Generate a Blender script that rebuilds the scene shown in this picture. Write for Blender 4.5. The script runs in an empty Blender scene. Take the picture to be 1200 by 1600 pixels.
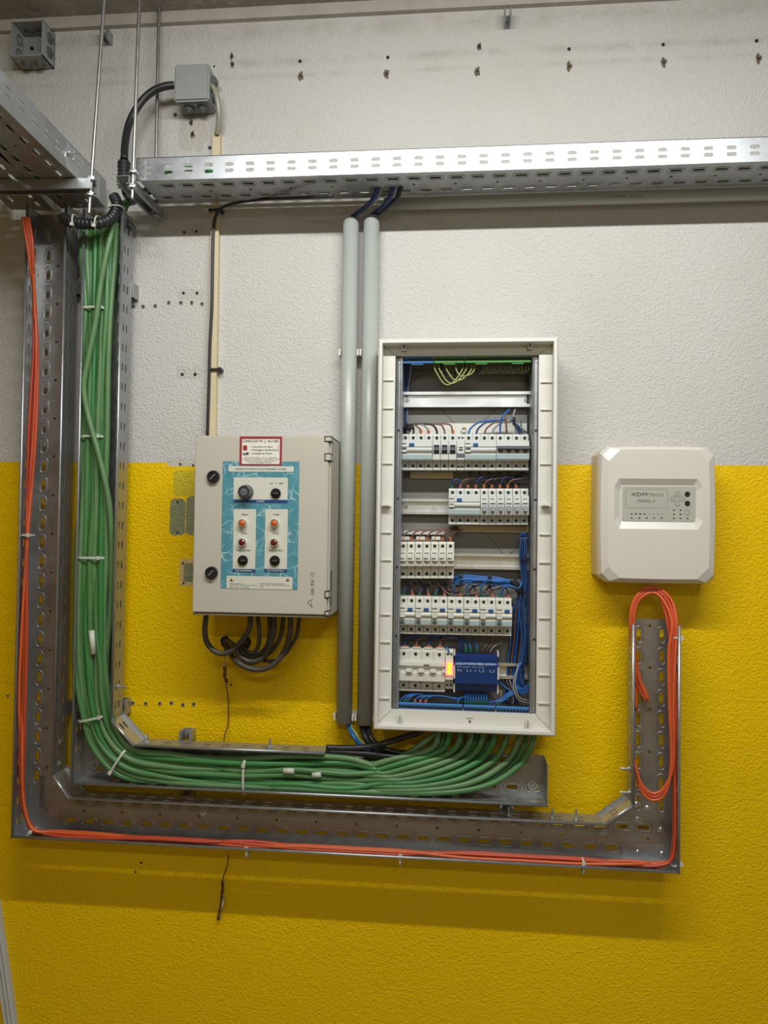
import bpy, bmesh, math, random
from mathutils import Vector, Matrix, noise

random.seed(7)
S = bpy.context.scene
COL = S.collection

# ------------------------------------------------------------------ camera
FPX = 1170.0
CAM = Vector((0.0, -1.71, 1.5))
YAW, PITCH, ROLL = 0.0925, 0.0230, 0.0128
fwd = Vector((-math.sin(YAW) * math.cos(PITCH), math.cos(YAW) * math.cos(PITCH), math.sin(PITCH)))
r0 = fwd.cross(Vector((0, 0, 1))).normalized()
u0 = r0.cross(fwd)
rt = math.cos(ROLL) * r0 + math.sin(ROLL) * u0
up = math.cos(ROLL) * u0 - math.sin(ROLL) * r0
cd = bpy.data.cameras.new('camera')
cam = bpy.data.objects.new('camera', cd)
COL.objects.link(cam)
cam.matrix_world = Matrix(((rt.x, up.x, -fwd.x, CAM.x), (rt.y, up.y, -fwd.y, CAM.y), (rt.z, up.z, -fwd.z, CAM.z), (0, 0, 0, 1)))
cd.sensor_fit = 'VERTICAL'
cd.sensor_height = 36.0
cd.lens = 36.0 * FPX / 1600.0
cd.clip_start = 0.02
S.camera = cam

# ------------------------------------------------------------------ colour management and light
S.view_settings.view_transform = 'Standard'
S.view_settings.look = 'None'
S.view_settings.gamma = 1.0
S.view_settings.use_curve_mapping = False
S.view_settings.exposure = 0.48

W = bpy.data.worlds.new('room_air')
S.world = W
W.use_nodes = True
W.node_tree.nodes['Background'].inputs[0].default_value = (0.86, 0.93, 1.0, 1)
W.node_tree.nodes['Background'].inputs[1].default_value = 0.2


def area_light(name, loc, sx, sy, power, color=(0.96, 0.985, 0.97), rot=(0, 0, 0)):
    ld = bpy.data.lights.new(name, 'AREA')
    ld.shape = 'RECTANGLE'
    ld.size, ld.size_y = sx, sy
    ld.energy = power
    ld.color = color
    o = bpy.data.objects.new(name, ld)
    o.location = loc
    o.rotation_euler = rot
    COL.objects.link(o)
    return o


TILT = (math.radians(25), 0, 0)     # the batten faces down and a little towards the wall
area_light('ceiling_tube_lamp', (0.06, -1.02, 2.59), 1.5, 0.028, 19.5, rot=TILT)
area_light('rear_fill_light', (0.1, -2.9, 2.6), 1.4, 0.12, 17.0)  # added fill behind the camera, stands for no known lamp of the room


# ------------------------------------------------------------------ pixel to place
def ray(px, py):
    return (fwd * FPX + rt * (px - 600.0) - up * (py - 800.0))


def P(px, py, d=0.0):
    """the point standing out from the wall by d that the photo shows at (px, py)"""
    r = ray(px, py)
    return CAM + r * ((-d - CAM.y) / r.y)


def PZ(px, py, z):
    r = ray(px, py)
    return CAM + r * ((z - CAM.z) / r.z)


def V(x, d, z):
    return Vector((x, -d, z))


# ------------------------------------------------------------------ materials
def lin(c):
    return tuple(((v / 255.0) / 12.92 if v / 255.0 <= 0.04045 else ((v / 255.0 + 0.055) / 1.055) ** 2.4) for v in c) + (1.0,)


def newmat(name):
    m = bpy.data.materials.new(name)
    m.use_nodes = True
    return m, m.node_tree, m.node_tree.nodes['Principled BSDF']


def mat(name, rgb, rough=0.5, metal=0.0, var=0.06, scale=30.0, bump=0.0, bscale=200.0, emit=None, estr=0.0, trans=0.0, spec=0.5, alpha=1.0):
    """procedural: base colour broken up a little by noise, optional bump"""
    m, t, b = newmat(name)
    n = t.nodes.new('ShaderNodeTexNoise')
    n.inputs['Scale'].default_value = scale
    n.inputs['Detail'].default_value = 4
    tc = t.nodes.new('ShaderNodeNewGeometry')
    t.links.new(tc.outputs['Position'], n.inputs['Vector'])
    mx = t.nodes.new('ShaderNodeMix')
    mx.data_type = 'RGBA'
    c = lin(rgb)
    mx.inputs[6].default_value = tuple(v * (1 - var) for v in c[:3]) + (1,)
    mx.inputs[7].default_value = tuple(min(1, v * (1 + var)) for v in c[:3]) + (1,)
    t.links.new(n.outputs['Fac'], mx.inputs[0])
    t.links.new(mx.outputs[2], b.inputs['Base Color'])
    b.inputs['Roughness'].default_value = rough
    b.inputs['Metallic'].default_value = metal
    b.inputs['Specular IOR Level'].default_value = spec
    b.inputs['Transmission Weight'].default_value = trans
    b.inputs['Alpha'].default_value = alpha
    if emit:
        b.inputs['Emission Color'].default_value = lin(emit)
        b.inputs['Emission Strength'].default_value = estr
    if bump:
        n2 = t.nodes.new('ShaderNodeTexNoise')
        n2.inputs['Scale'].default_value = bscale
        n2.inputs['Detail'].default_value = 3
        t.links.new(tc.outputs['Position'], n2.inputs['Vector'])
        bp = t.nodes.new('ShaderNodeBump')
        bp.inputs['Strength'].default_value = bump
        bp.inputs['Distance'].default_value = 0.002
        t.links.new(n2.outputs['Fac'], bp.inputs['Height'])
        t.links.new(bp.outputs[0], b.inputs['Normal'])
    return m


def steel(name, base=(166, 168, 170), rough=0.36, sp=70.0, metal=0.78):
    """galvanised sheet: spangle in tone and roughness"""
    m, t, b = newmat(name)
    g = t.nodes.new('ShaderNodeNewGeometry')
    v = t.nodes.new('ShaderNodeTexVoronoi')
    v.inputs['Scale'].default_value = sp
    t.links.new(g.outputs['Position'], v.inputs['Vector'])
    n = t.nodes.new('ShaderNodeTexNoise')
    n.inputs['Scale'].default_value = 9.0
    n.inputs['Detail'].default_value = 5
    t.links.new(g.outputs['Position'], n.inputs['Vector'])
    bw = t.nodes.new('ShaderNodeRGBToBW')
    t.links.new(v.outputs['Color'], bw.inputs[0])
    mm = t.nodes.new('ShaderNodeMath')
    mm.operation = 'MULTIPLY_ADD'
    mm.inputs[1].default_value = 0.35
    t.links.new(bw.outputs[0], mm.inputs[0])
    t.links.new(n.outputs['Fac'], mm.inputs[2])
    mx = t.nodes.new('ShaderNodeMix')
    mx.data_type = 'RGBA'
    c = lin(base)
    mx.inputs[6].default_value = tuple(v_ * 0.78 for v_ in c[:3]) + (1,)
    mx.inputs[7].default_value = tuple(v_ * 1.15 for v_ in c[:3]) + (1,)
    t.links.new(mm.outputs[0], mx.inputs[0])
    t.links.new(mx.outputs[2], b.inputs['Base Color'])
    mr = t.nodes.new('ShaderNodeMapRange')
    mr.inputs[1].default_value, mr.inputs[2].default_value = 0.3, 1.0
    mr.inputs[3].default_value, mr.inputs[4].default_value = rough - 0.07, rough + 0.1
    t.links.new(mm.outputs[0], mr.inputs[0])
    t.links.new(mr.outputs[0], b.inputs['Roughness'])
    b.inputs['Metallic'].default_value = metal
    return m


class NodeKit:
    def __init__(self, t):
        self.t = t

    def val(self, op, a, b=None, c=None, clamp=False):
        n = self.t.nodes.new('ShaderNodeMath')
        n.operation = op
        n.use_clamp = clamp
        for i, v in enumerate((a, b, c)):
            if v is None:
                continue
            if isinstance(v, (int, float)):
                n.inputs[i].default_value = v
            else:
                self.t.links.new(v, n.inputs[i])
        return n.outputs[0]

    def mix(self, f, a, b):
        n = self.t.nodes.new('ShaderNodeMix')
        n.data_type = 'RGBA'
        for i, v in ((0, f), (6, a), (7, b)):
            if isinstance(v, (int, float, tuple)):
                n.inputs[i].default_value = v
            else:
                self.t.links.new(v, n.inputs[i])
        return n.outputs[2]

    def noise(self, vec, scale, detail=4, rough=0.55):
        n = self.t.nodes.new('ShaderNodeTexNoise')
        n.inputs['Scale'].default_value = scale
        n.inputs['Detail'].default_value = detail
        n.inputs['Roughness'].default_value = rough
        self.t.links.new(vec, n.inputs['Vector'])
        return n.outputs['Fac']


Z_PAINT = P(700, 725).z


def wall_material():
    m, t, b = newmat('painted_plaster_wall')
    k = NodeKit(t)
    g = t.nodes.new('ShaderNodeNewGeometry')
    pos = g.outputs['Position']
    sx = t.nodes.new('ShaderNodeSeparateXYZ')
    t.links.new(pos, sx.inputs[0])
    X, Z = sx.outputs[0], sx.outputs[2]
    big = k.noise(pos, 2.3, 5)
    fine = k.noise(pos, 60, 5)
    blot = k.noise(pos, 9, 6, 0.7)
    white = k.mix(big, lin((186, 181, 175)), lin((203, 201, 197)))
    # dusty smears left by a removed pipe run near the ceiling
    def band(zc, half, amt):
        d = k.val('ABSOLUTE', k.val('SUBTRACT', Z, zc))
        f = k.val('SUBTRACT', 1.0, k.val('DIVIDE', d, half), clamp=True)
        return k.val('MULTIPLY', k.val('MULTIPLY', f, k.val('SUBTRACT', blot, 0.42, clamp=True)), amt)
    z1 = P(700, 84).z
    dirt = k.val('ADD', band(z1, 0.016, 2.2), band(P(700, 34).z, 0.03, 2.2))
    dirt = k.val('ADD', dirt, band(P(700, 107).z, 0.010, 1.6), clamp=True)
    white = k.mix(dirt, white, lin((150, 138, 124)))
    yel = k.mix(big, lin((222, 178, 0)), lin((242, 202, 2)))
    yel = k.mix(k.val('MULTIPLY', k.val('SUBTRACT', blot, 0.55, clamp=True), 1.2), yel, lin((200, 156, 8)))
    edge = k.val('ADD', Z, k.val('MULTIPLY', k.val('SUBTRACT', fine, 0.5), 0.006))
    isw = k.val('GREATER_THAN', edge, Z_PAINT)
    col = k.mix(isw, yel, white)
    # patches where old boxes used to sit: bare pale green or white paint
    def rect(px0, py0, px1, py1, rad, jit=0.004):
        a, c = P(px0, py0), P(px1, py1)
        cx, cz, hx, hz = (a.x + c.x) / 2, (a.z + c.z) / 2, abs(c.x - a.x) / 2 - rad, abs(a.z - c.z) / 2 - rad
        dx = k.val('MAXIMUM', k.val('SUBTRACT', k.val('ABSOLUTE', k.val('SUBTRACT', X, cx)), hx), 0.0)
        dz = k.val('MAXIMUM', k.val('SUBTRACT', k.val('ABSOLUTE', k.val('SUBTRACT', Z, cz)), hz), 0.0)
        dd = k.val('SQRT', k.val('ADD', k.val('MULTIPLY', dx, dx), k.val('MULTIPLY', dz, dz)))
        dd = k.val('ADD', dd, k.val('MULTIPLY', k.val('SUBTRACT', fine, 0.5), jit))
        return k.val('LESS_THAN', dd, rad)
    green = k.mix(fine, lin((118, 124, 92)), lin((140, 143, 110)))
    palew = k.mix(fine, lin((180, 174, 160)), lin((202, 198, 188)))
    col = k.mix(rect(262, 716, 306, 729, 0.004), col, palew)
    col = k.mix(rect(271, 735, 320, 776, 0.012), col, k.mix(fine, lin((190, 172, 40)), lin((205, 186, 52))))
    col = k.mix(rect(266, 779, 289, 837, 0.012), col, green)
    col = k.mix(rect(291, 775, 330, 837, 0.012), col, green)
    col = k.mix(rect(281, 873, 330, 917, 0.006), col, k.mix(k.noise(pos, 90), lin((176, 140, 60)), lin((220, 200, 150))))
    col = k.mix(rect(287, 880, 330, 910, 0.006), col, green)
    # a plastered-over rough spot under the closed junction box
    col = k.mix(k.val('MULTIPLY', rect(281, 168, 322, 234, 0.02, 0.05), 0.4), col, k.mix(blot, lin((128, 112, 96)), lin((196, 188, 176))))
    for bx in ((283, 350, 318, 376), (277, 452, 318, 468), (275, 572, 315, 592)):
        col = k.mix(k.val('MULTIPLY', rect(*bx, 0.008, 0.02), 0.2), col, lin((160, 145, 125)))
    t.links.new(col, b.inputs['Base Color'])
    rr = k.val('MULTIPLY_ADD', isw, 0.32, 0.36)
    t.links.new(rr, b.inputs['Roughness'])
    b.inputs['Specular IOR Level'].default_value = 0.2
    # knobbly roller plaster
    n1 = k.noise(pos, 230, 2, 0.5)
    n2 = k.noise(pos, 90, 3, 0.6)
    v = t.nodes.new('ShaderNodeTexVoronoi')
    v.inputs['Scale'].default_value = 170
    t.links.new(pos, v.inputs['Vector'])
    h = k.val('ADD', k.val('ADD', n1, k.val('MULTIPLY', n2, 0.7)), k.val('MULTIPLY', v.outputs['Distance'], 0.35))
    bp = t.nodes.new('ShaderNodeBump')
    bp.inputs['Strength'].default_value = 0.72
    bp.inputs['Distance'].default_value = 0.0035
    t.links.new(h, bp.inputs['Height'])
    t.links.new(bp.outputs[0], b.inputs['Normal'])
    return m


def concrete_material():
    m, t, b = newmat('raw_concrete')
    k = NodeKit(t)
    g = t.nodes.new('ShaderNodeNewGeometry')
    pos = g.outputs['Position']
    a, c = k.noise(pos, 6, 8, 0.7), k.noise(pos, 45, 6, 0.7)
    col = k.mix(a, lin((112, 104, 96)), lin((176, 168, 158)))
    col = k.mix(k.val('MULTIPLY', k.val('SUBTRACT', c, 0.52, clamp=True), 3.0, clamp=True), col, lin((196, 190, 182)))
    t.links.new(col, b.inputs['Base Color'])
    b.inputs['Roughness'].default_value = 0.9
    bp = t.nodes.new('ShaderNodeBump')
    bp.inputs['Strength'].default_value = 0.8
    bp.inputs['Distance'].default_value = 0.006
    t.links.new(k.val('ADD', a, c), bp.inputs['Height'])
    t.links.new(bp.outputs[0], b.inputs['Normal'])
    return m


def marble_water_material():
    """blue-green print with pale threads of light, like rippling water"""
    m, t, b = newmat('water_print')
    k = NodeKit(t)
    g = t.nodes.new('ShaderNodeNewGeometry')
    pos = g.outputs['Position']
    n = t.nodes.new('ShaderNodeTexNoise')
    n.inputs['Scale'].default_value = 22
    n.inputs['Detail'].default_value = 3
    t.links.new(pos, n.inputs['Vector'])
    a = t.nodes.new('ShaderNodeVectorMath')
    a.operation = 'MULTIPLY_ADD'
    a.inputs[1].default_value = (0.03, 0.03, 0.03)
    t.links.new(n.outputs['Color'], a.inputs[0])
    t.links.new(pos, a.inputs[2])
    v = t.nodes.new('ShaderNodeTexVoronoi')
    v.feature = 'DISTANCE_TO_EDGE'
    v.inputs['Scale'].default_value = 42
    t.links.new(a.outputs[0], v.inputs['Vector'])
    th = k.val('SUBTRACT', 1.0, k.val('MULTIPLY', v.outputs['Distance'], 9.0), clamp=True)
    th = k.val('MULTIPLY', k.val('POWER', th, 3.0), k.val('MULTIPLY', k.val('SUBTRACT', k.noise(pos, 34), 0.42, clamp=True), 4.0))
    base = k.mix(k.noise(pos, 26, 5), lin((56, 120, 138)), lin((98, 158, 168)))
    t.links.new(k.mix(th, base, lin((205, 226, 222))), b.inputs['Base Color'])
    b.inputs['Roughness'].default_value = 0.2
    return m


M = {}
M['steel'] = steel('galvanised_steel')
M['steel_dull'] = steel('dull_galvanised_steel', (158, 156, 152), 0.38)
M['steel_bright'] = steel('bright_zinc', (190, 192, 194), 0.28, 160)
M['rail'] = steel('din_rail_zinc', (206, 208, 208), 0.36, 40)
M['chrome'] = steel('chrome', (214, 214, 212), 0.14, 30)
M['white_pl'] = mat('white_plastic', (214, 211, 202), 0.42, var=0.03, scale=8)
M['breaker'] = mat('breaker_plastic', (198, 200, 194), 0.4, var=0.03)
M['breaker2'] = mat('warm_white_breaker_plastic', (206, 204, 192), 0.4, var=0.03)
M['clearlabel'] = mat('pale_blue_label_cover', (158, 174, 176), 0.18, var=0.04)
M['dark_pl'] = mat('black_plastic', (26, 27, 29), 0.38)
M['grey_pl'] = mat('grey_plastic', (96, 98, 98), 0.45)
M['toggle_grey'] = mat('grey_toggle_plastic', (88, 94, 100), 0.4)
M['blue_btn'] = mat('blue_button', (24, 84, 150), 0.35)
M['blue_term'] = mat('blue_terminal_plastic', (40, 104, 164), 0.4)
M['green_term'] = mat('green_terminal_plastic', (72, 140, 62), 0.42)
M['hole'] = mat('dark_recess', (14, 13, 12), 0.7)
M['box_grey'] = mat('warm_grey_enclosure', (186, 180, 166), 0.5, var=0.035, scale=14, bump=0.04)
M['jb_grey'] = mat('grey_junction_box_plastic', (144, 146, 143), 0.45, var=0.05)
M['pipe'] = mat('grey_pvc_pipe', (164, 168, 162), 0.34, var=0.05, scale=9)
M['cream'] = mat('cream_trunking_plastic', (204, 190, 154), 0.5, var=0.06, scale=12)
M['cover'] = mat('ivory_cover_plastic', (208, 202, 192), 0.3, var=0.02, scale=5)
M['cover_back'] = mat('yellow_bounce_plastic', (186, 174, 138), 0.35, var=0.04)  # beige case, the yellow wall's reflection is mixed into its colour
M['keypad'] = mat('grey_green_keypad_film', (172, 172, 160), 0.35, var=0.02)
M['keyink'] = mat('grey_printing', (120, 122, 112), 0.5)
M['green_cable'] = mat('green_cable_sheath', (76, 122, 70), 0.4, var=0.2, scale=26)
M['green_cable2'] = mat('dusty_green_cable_sheath', (92, 128, 82), 0.46, var=0.2, scale=30)
M['green_cable3'] = mat('bright_green_cable_sheath', (56, 120, 62), 0.38, var=0.16, scale=24)
M['orange_cable'] = mat('orange_cable_sheath', (208, 92, 44), 0.4, var=0.12, scale=20)
M['red_cable'] = mat('red_orange_cable_sheath', (190, 72, 44), 0.42, var=0.14, scale=20)
M['black_cable'] = mat('black_cable_sheath', (34, 34, 36), 0.42, var=0.2)
M['dusty_black'] = mat('dusty_black_cable_sheath', (66, 62, 52), 0.5, var=0.25, scale=40)
M['tie'] = mat('white_nylon_tie', (196, 198, 184), 0.4)
M['blue_wire'] = mat('blue_wire_insulation', (30, 96, 166), 0.36, var=0.12)
M['dblue_wire'] = mat('dark_blue_wire_insulation', (28, 56, 112), 0.4, var=0.15)
M['slate_wire'] = mat('dusty_slate_blue_wire', (40, 76, 122), 0.42, var=0.2)
M['brown_wire'] = mat('brown_wire_insulation', (112, 78, 66), 0.45, var=0.12)
M['grey_wire'] = mat('grey_wire_insulation', (136, 136, 132), 0.45, var=0.1)
M['gy_wire'] = mat('yellow_green_wire_insulation', (146, 152, 84), 0.42, var=0.2, scale=120)
M['orange_fer'] = mat('orange_ferrule', (200, 116, 70), 0.45)
M['green_fer'] = mat('green_ferrule', (36, 110, 78), 0.45)
M['rust'] = mat('rusty_metal', (92, 62, 38), 0.8, var=0.4, scale=120, bump=0.4)
M['ink'] = mat('black_print', (30, 30, 30), 0.6)
M['ink_soft'] = mat('faded_print', (120, 116, 106), 0.6)
M['dark_ink'] = mat('grey_black_print', (66, 66, 66), 0.6)
M['sticker_red'] = mat('sticker_red', (150, 36, 48), 0.45)
M['paper'] = mat('sticker_white', (222, 218, 204), 0.5, var=0.02)
M['panel_white'] = mat('printed_white_field', (204, 202, 188), 0.45, var=0.02)
M['navy'] = mat('navy_print', (20, 62, 118), 0.45)
M['water'] = marble_water_material()
M['red_lens'] = mat('dark_red_lens', (104, 22, 26), 0.15)
M['amber_lens'] = mat('amber_lens', (206, 92, 24), 0.15)
M['warn'] = mat('warning_ochre', (110, 92, 30), 0.5)
M['inner_grey'] = mat('grey_enclosure_back', (120, 119, 114), 0.5, var=0.04)  # grey darkened to stand in for the shade of a deeper case
M['lamp_on'] = mat('lit_amber_lamp', (255, 190, 20), 0.4, emit=(255, 176, 10), estr=4.0)
M['lamp_red'] = mat('lit_red_lamp', (255, 120, 110), 0.4, emit=(255, 90, 90), estr=2.2)
M['smoke_blue'] = mat('transparent_blue_cover', (40, 110, 200), 0.08, trans=0.8, var=0.02)
M['blue_inner'] = mat('dark_blue_terminal_body', (18, 62, 126), 0.35)
M['paint_white'] = mat('grey_white_painted_steel', (180, 180, 176), 0.5)
M['plaster_wound'] = mat('torn_brown_plaster', (104, 90, 76), 0.9, var=0.35, scale=140, bump=0.6)
M['plug_grey'] = mat('grey_wall_plug', (132, 126, 116), 0.6, var=0.15)
M['clear_tube'] = mat('cloudy_clear_hose', (150, 144, 126), 0.3, var=0.12, scale=40)
M['floor'] = mat('grey_screed', (150, 146, 136), 0.8, var=0.2, scale=5)


# ------------------------------------------------------------------ mesh building
class MB:
    def __init__(self):
        self.bm = bmesh.new()

    def box(self, x0, x1, d0, d1, z0, z1, bev=0.0):
        x0, x1 = min(x0, x1), max(x0, x1)
        d0, d1 = min(d0, d1), max(d0, d1)
        z0, z1 = min(z0, z1), max(z0, z1)
        vs = [self.bm.verts.new((x, -d, z)) for x in (x0, x1) for d in (d0, d1) for z in (z0, z1)]
        idx = ((0, 1, 3, 2), (4, 6, 7, 5), (0, 4, 5, 1), (2, 3, 7, 6), (0, 2, 6, 4), (1, 5, 7, 3))
        fs = [self.bm.faces.new([vs[i] for i in q]) for q in idx]
        if bev > 0:
            es = list({e for f in fs for e in f.edges})
            bmesh.ops.bevel(self.bm, geom=es, offset=bev, segments=2, affect='EDGES', clamp_overlap=True)
        return self

    def prism(self, pts, a, b):
        """pts: 3D loop; extruded from a*dir offset vectors a to b"""
        A = [self.bm.verts.new(Vector(p) + a) for p in pts]
        B = [self.bm.verts.new(Vector(p) + b) for p in pts]
        n = len(pts)
        self.bm.faces.new(A)
        self.bm.faces.new(list(reversed(B)))
        for i in range(n):
            self.bm.faces.new([A[i], B[i], B[(i + 1) % n], A[(i + 1) % n]])
        return self

    def loft(self, loops, cap0=True, cap1=True):
        R = [[self.bm.verts.new(p) for p in l] for l in loops]
        n = len(loops[0])
        for a, b in zip(R, R[1:]):
            for i in range(n):
                self.bm.faces.new([a[i], a[(i + 1) % n], b[(i + 1) % n], b[i]])
        if cap0:
            self.bm.faces.new(list(reversed(R[0])))
        if cap1:
            self.bm.faces.new(R[-1])
        return self

    def tube(self, path, r, n=8, closed=False, caps=True, flat=None):
        path = [Vector(p) for p in path]
        L = len(path)
        if L < 2:
            return self
        rad = r if callable(r) else (lambda i: r)
        T = []
        for i in range(L):
            if closed:
                t = path[(i + 1) % L] - path[i - 1]
            else:
                t = path[min(i + 1, L - 1)] - path[max(i - 1, 0)]
            T.append(t.normalized() if t.length > 1e-9 else Vector((0, 0, 1)))
        ref = Vector((0, -1, 0)) if abs(T[0].y) < 0.9 else Vector((1, 0, 0))
        nrm = (ref - T[0] * ref.dot(T[0])).normalized()
        rings = []
        for i in range(L):
            nrm = (nrm - T[i] * nrm.dot(T[i]))
            nrm = nrm.normalized() if nrm.length > 1e-6 else T[i].orthogonal().normalized()
            bn = T[i].cross(nrm)
            rr = rad(i)
            rings.append([self.bm.verts.new(path[i] + nrm * (rr * math.cos(2 * math.pi * k / n)) * (flat or 1.0) + bn * (rr * math.sin(2 * math.pi * k / n))) for k in range(n)])
        m = L if closed else L - 1
        for i in range(m):
            a, b = rings[i], rings[(i + 1) % L]
            for k in range(n):
                f = self.bm.faces.new([a[k], a[(k + 1) % n], b[(k + 1) % n], b[k]])
                f.smooth = True
        if caps and not closed:
            self.bm.faces.new(list(reversed(rings[0])))
            self.bm.faces.new(rings[-1])
        return self

    def disc(self, c, r, depth, n=20, axis=Vector((0, -1, 0)), r2=None):
        """round boss standing on c, growing along axis"""
        c, axis = Vector(c), Vector(axis).normalized()
        u = axis.orthogonal().normalized()
        w = axis.cross(u)
        r2 = r if r2 is None else r2
        l0 = [c + (u * math.cos(2 * math.pi * k / n) + w * math.sin(2 * math.pi * k / n)) * r for k in range(n)]
        l1 = [c + axis * depth + (u * math.cos(2 * math.pi * k / n) + w * math.sin(2 * math.pi * k / n)) * r2 for k in range(n)]
        return self.loft([l0, l1])

    def ring(self, c, ro, ri, depth, n=20, axis=Vector((0, -1, 0))):
        c, axis = Vector(c), Vector(axis).normalized()
        u = axis.orthogonal().normalized()
        w = axis.cross(u)
        def lp(r, h):
            return [c + axis * h + (u * math.cos(2 * math.pi * k / n) + w * math.sin(2 * math.pi * k / n)) * r for k in range(n)]
        loops = [lp(ro, 0), lp(ro, depth), lp(ri, depth), lp(ri, 0)]
        R = [[self.bm.verts.new(p) for p in l] for l in loops]
        for j in range(4):
            a, b = R[j], R[(j + 1) % 4]
            for i in range(n):
                self.bm.faces.new([a[i], a[(i + 1) % n], b[(i + 1) % n], b[i]])
        return self

    def add(self, me, mtx=None):
        k = len(self.bm.verts)
        self.bm.from_mesh(me)
        self.bm.verts.ensure_lookup_table()
        if mtx:
            for v in self.bm.verts[k:]:
                v.co = mtx @ v.co
        return self

    def build(self, name, m, parent=None, smooth=False, origin=None):
        me = bpy.data.meshes.new(name)
        bmesh.ops.recalc_face_normals(self.bm, faces=self.bm.faces[:])
        if origin is not None:
            for v in self.bm.verts:
                v.co -= Vector(origin)
        self.bm.to_mesh(me)
        self.bm.free()
        if smooth:
            me.shade_smooth()
        me.materials.append(M[m] if isinstance(m, str) else m)
        o = bpy.data.objects.new(name, me)
        if origin is not None:
            o.location = origin
        COL.objects.link(o)
        if parent:
            o.parent = parent
            wl, q = Vector((0, 0, 0)), parent
            while q:
                wl += q.location
                q = q.parent
            o.location = (Vector(origin) if origin is not None else Vector((0, 0, 0))) - wl
        return o


def tag(o, label=None, cat=None, group=None, kind=None):
    if label:
        o['label'] = label
    if cat:
        o['category'] = cat
    if group:
        o['group'] = group
    if kind:
        o['kind'] = kind
    return o


def thing(name, label, cat, loc=(0, 0, 0), group=None):
    o = bpy.data.objects.new(name, None)
    o.empty_display_size = 0.02
    o.location = loc
    COL.objects.link(o)
    return tag(o, label, cat, group)


def face(ox, d, oz):
    """local u right, v up, w towards the viewer"""
    return Matrix(((1, 0, 0, ox), (0, 0, -1, -d), (0, 1, 0, oz), (0, 0, 0, 1)))


def frame_matrix(o, u, v):
    u, v = Vector(u).normalized(), Vector(v).normalized()
    w = u.cross(v)
    o = Vector(o)
    return Matrix(((u.x, v.x, w.x, o.x), (u.y, v.y, w.y, o.y), (u.z, v.z, w.z, o.z), (0, 0, 0, 1)))


def curve_mesh(cu):
    ob = bpy.data.objects.new('tmp', cu)
    COL.objects.link(ob)
    dg = bpy.context.evaluated_depsgraph_get()
    me = bpy.data.meshes.new_from_object(ob.evaluated_get(dg))
    bpy.data.objects.remove(ob)
    bpy.data.curves.remove(cu)
    return me


def plate_mesh(outline, holes, t):
    cu = bpy.data.curves.new('plate', 'CURVE')
    cu.dimensions = '2D'
    cu.fill_mode = 'BOTH'
    cu.extrude = t / 2
    for loop in [outline] + holes:
        sp = cu.splines.new('POLY')
        sp.points.add(len(loop) - 1)
        for i, p in enumerate(loop):
            sp.points[i].co = (p[0], p[1], 0, 1)
        sp.use_cyclic_u = True
    return curve_mesh(cu)


def stadium(cu_, cv, L, Wd, vert=False, n=5):
    r = Wd / 2
    h = L / 2 - r
    pts = []
    for k in range(n + 1):
        a = -math.pi / 2 + math.pi * k / n
        pts.append((h + r * math.cos(a), r * math.sin(a)))
    for k in range(n + 1):
        a = math.pi / 2 + math.pi * k / n
        pts.append((-h + r * math.cos(a), r * math.sin(a)))
    if vert:
        pts = [(-y, x) for x, y in pts]
    return [(cu_ + x, cv + y) for x, y in pts]


def rrect(x0, y0, x1, y1, r, n=4):
    pts = []
    for cx, cy, a0 in ((x1 - r, y0 + r, -90), (x1 - r, y1 - r, 0), (x0 + r, y1 - r, 90), (x0 + r, y0 + r, 180)):
        for k in range(n + 1):
            a = math.radians(a0 + 90 * k / n)
            pts.append((cx + r * math.cos(a), cy + r * math.sin(a)))
    return pts


def circle(cx, cy, r, n=10):
    return [(cx + r * math.cos(2 * math.pi * k / n), cy + r * math.sin(2 * math.pi * k / n)) for k in range(n)]


def smooth_path(pts, n=8):
    pts = [Vector(p) for p in pts]
    if len(pts) < 3:
        return [pts[0].lerp(pts[-1], k / n) for k in range(n + 1)]
    out = []
    q = [pts[0] * 2 - pts[1]] + pts + [pts[-1] * 2 - pts[-2]]
    for i in range(1, len(q) - 2):
        a, b, c, d = q[i - 1], q[i], q[i + 1], q[i + 2]
        for k in range(n):
            t = k / n
            out.append(0.5 * ((2 * b) + (c - a) * t + (2 * a - 5 * b + 4 * c - d) * t * t + (3 * b - a - 3 * c + d) * t ** 3))
    out.append(pts[-1])
    return out


def text_part(s, px0, px1, py_top, py_bot, d, m, parent, name='lettering', rot=False, fit=True):
    """raised lettering filling the given box on the plane d"""
    cu = bpy.data.curves.new('t', 'FONT')
    cu.body = s
    cu.size = 1.0
    cu.resolution_u = 2
    me = curve_mesh(cu)
    xs = [v.co.x for v in me.vertices]
    ys = [v.co.y for v in me.vertices]
    w, h = max(xs) - min(xs), max(ys) - min(ys)
    a, c = P(px0, (py_top + py_bot) / 2, d), P(px1, (py_top + py_bot) / 2, d)
    tt, bb = P((px0 + px1) / 2, py_top, d), P((px0 + px1) / 2, py_bot, d)
    BW, BH = c.x - a.x, tt.z - bb.z
    x0, y0 = min(xs), min(ys)
    mb = MB()
    if rot:
        def f(p):
            return Vector((a.x + BW - (p.y - y0) / h * BW, -d - 0.0003, bb.z + (p.x - x0) / w * BH))
    else:
        def f(p):
            return Vector((a.x + (p.x - x0) / w * BW, -d - 0.0003, bb.z + (p.y - y0) / h * BH))
    for v in me.vertices:
        v.co = f(v.co)
    mb.add(me)
    bpy.data.meshes.remove(me)
    geom = mb.bm.faces[:]
    r = bmesh.ops.extrude_face_region(mb.bm, geom=geom)
    for g in r['geom']:
        if isinstance(g, bmesh.types.BMVert):
            g.co.y -= 0.0002
    return mb.build(name, m, parent)


def copy_tree(o, parent=None):
    c = o.copy()
    COL.objects.link(c)
    if parent:
        c.parent = parent
    for ch in list(o.children):
        copy_tree(ch, c)
    return c


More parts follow.
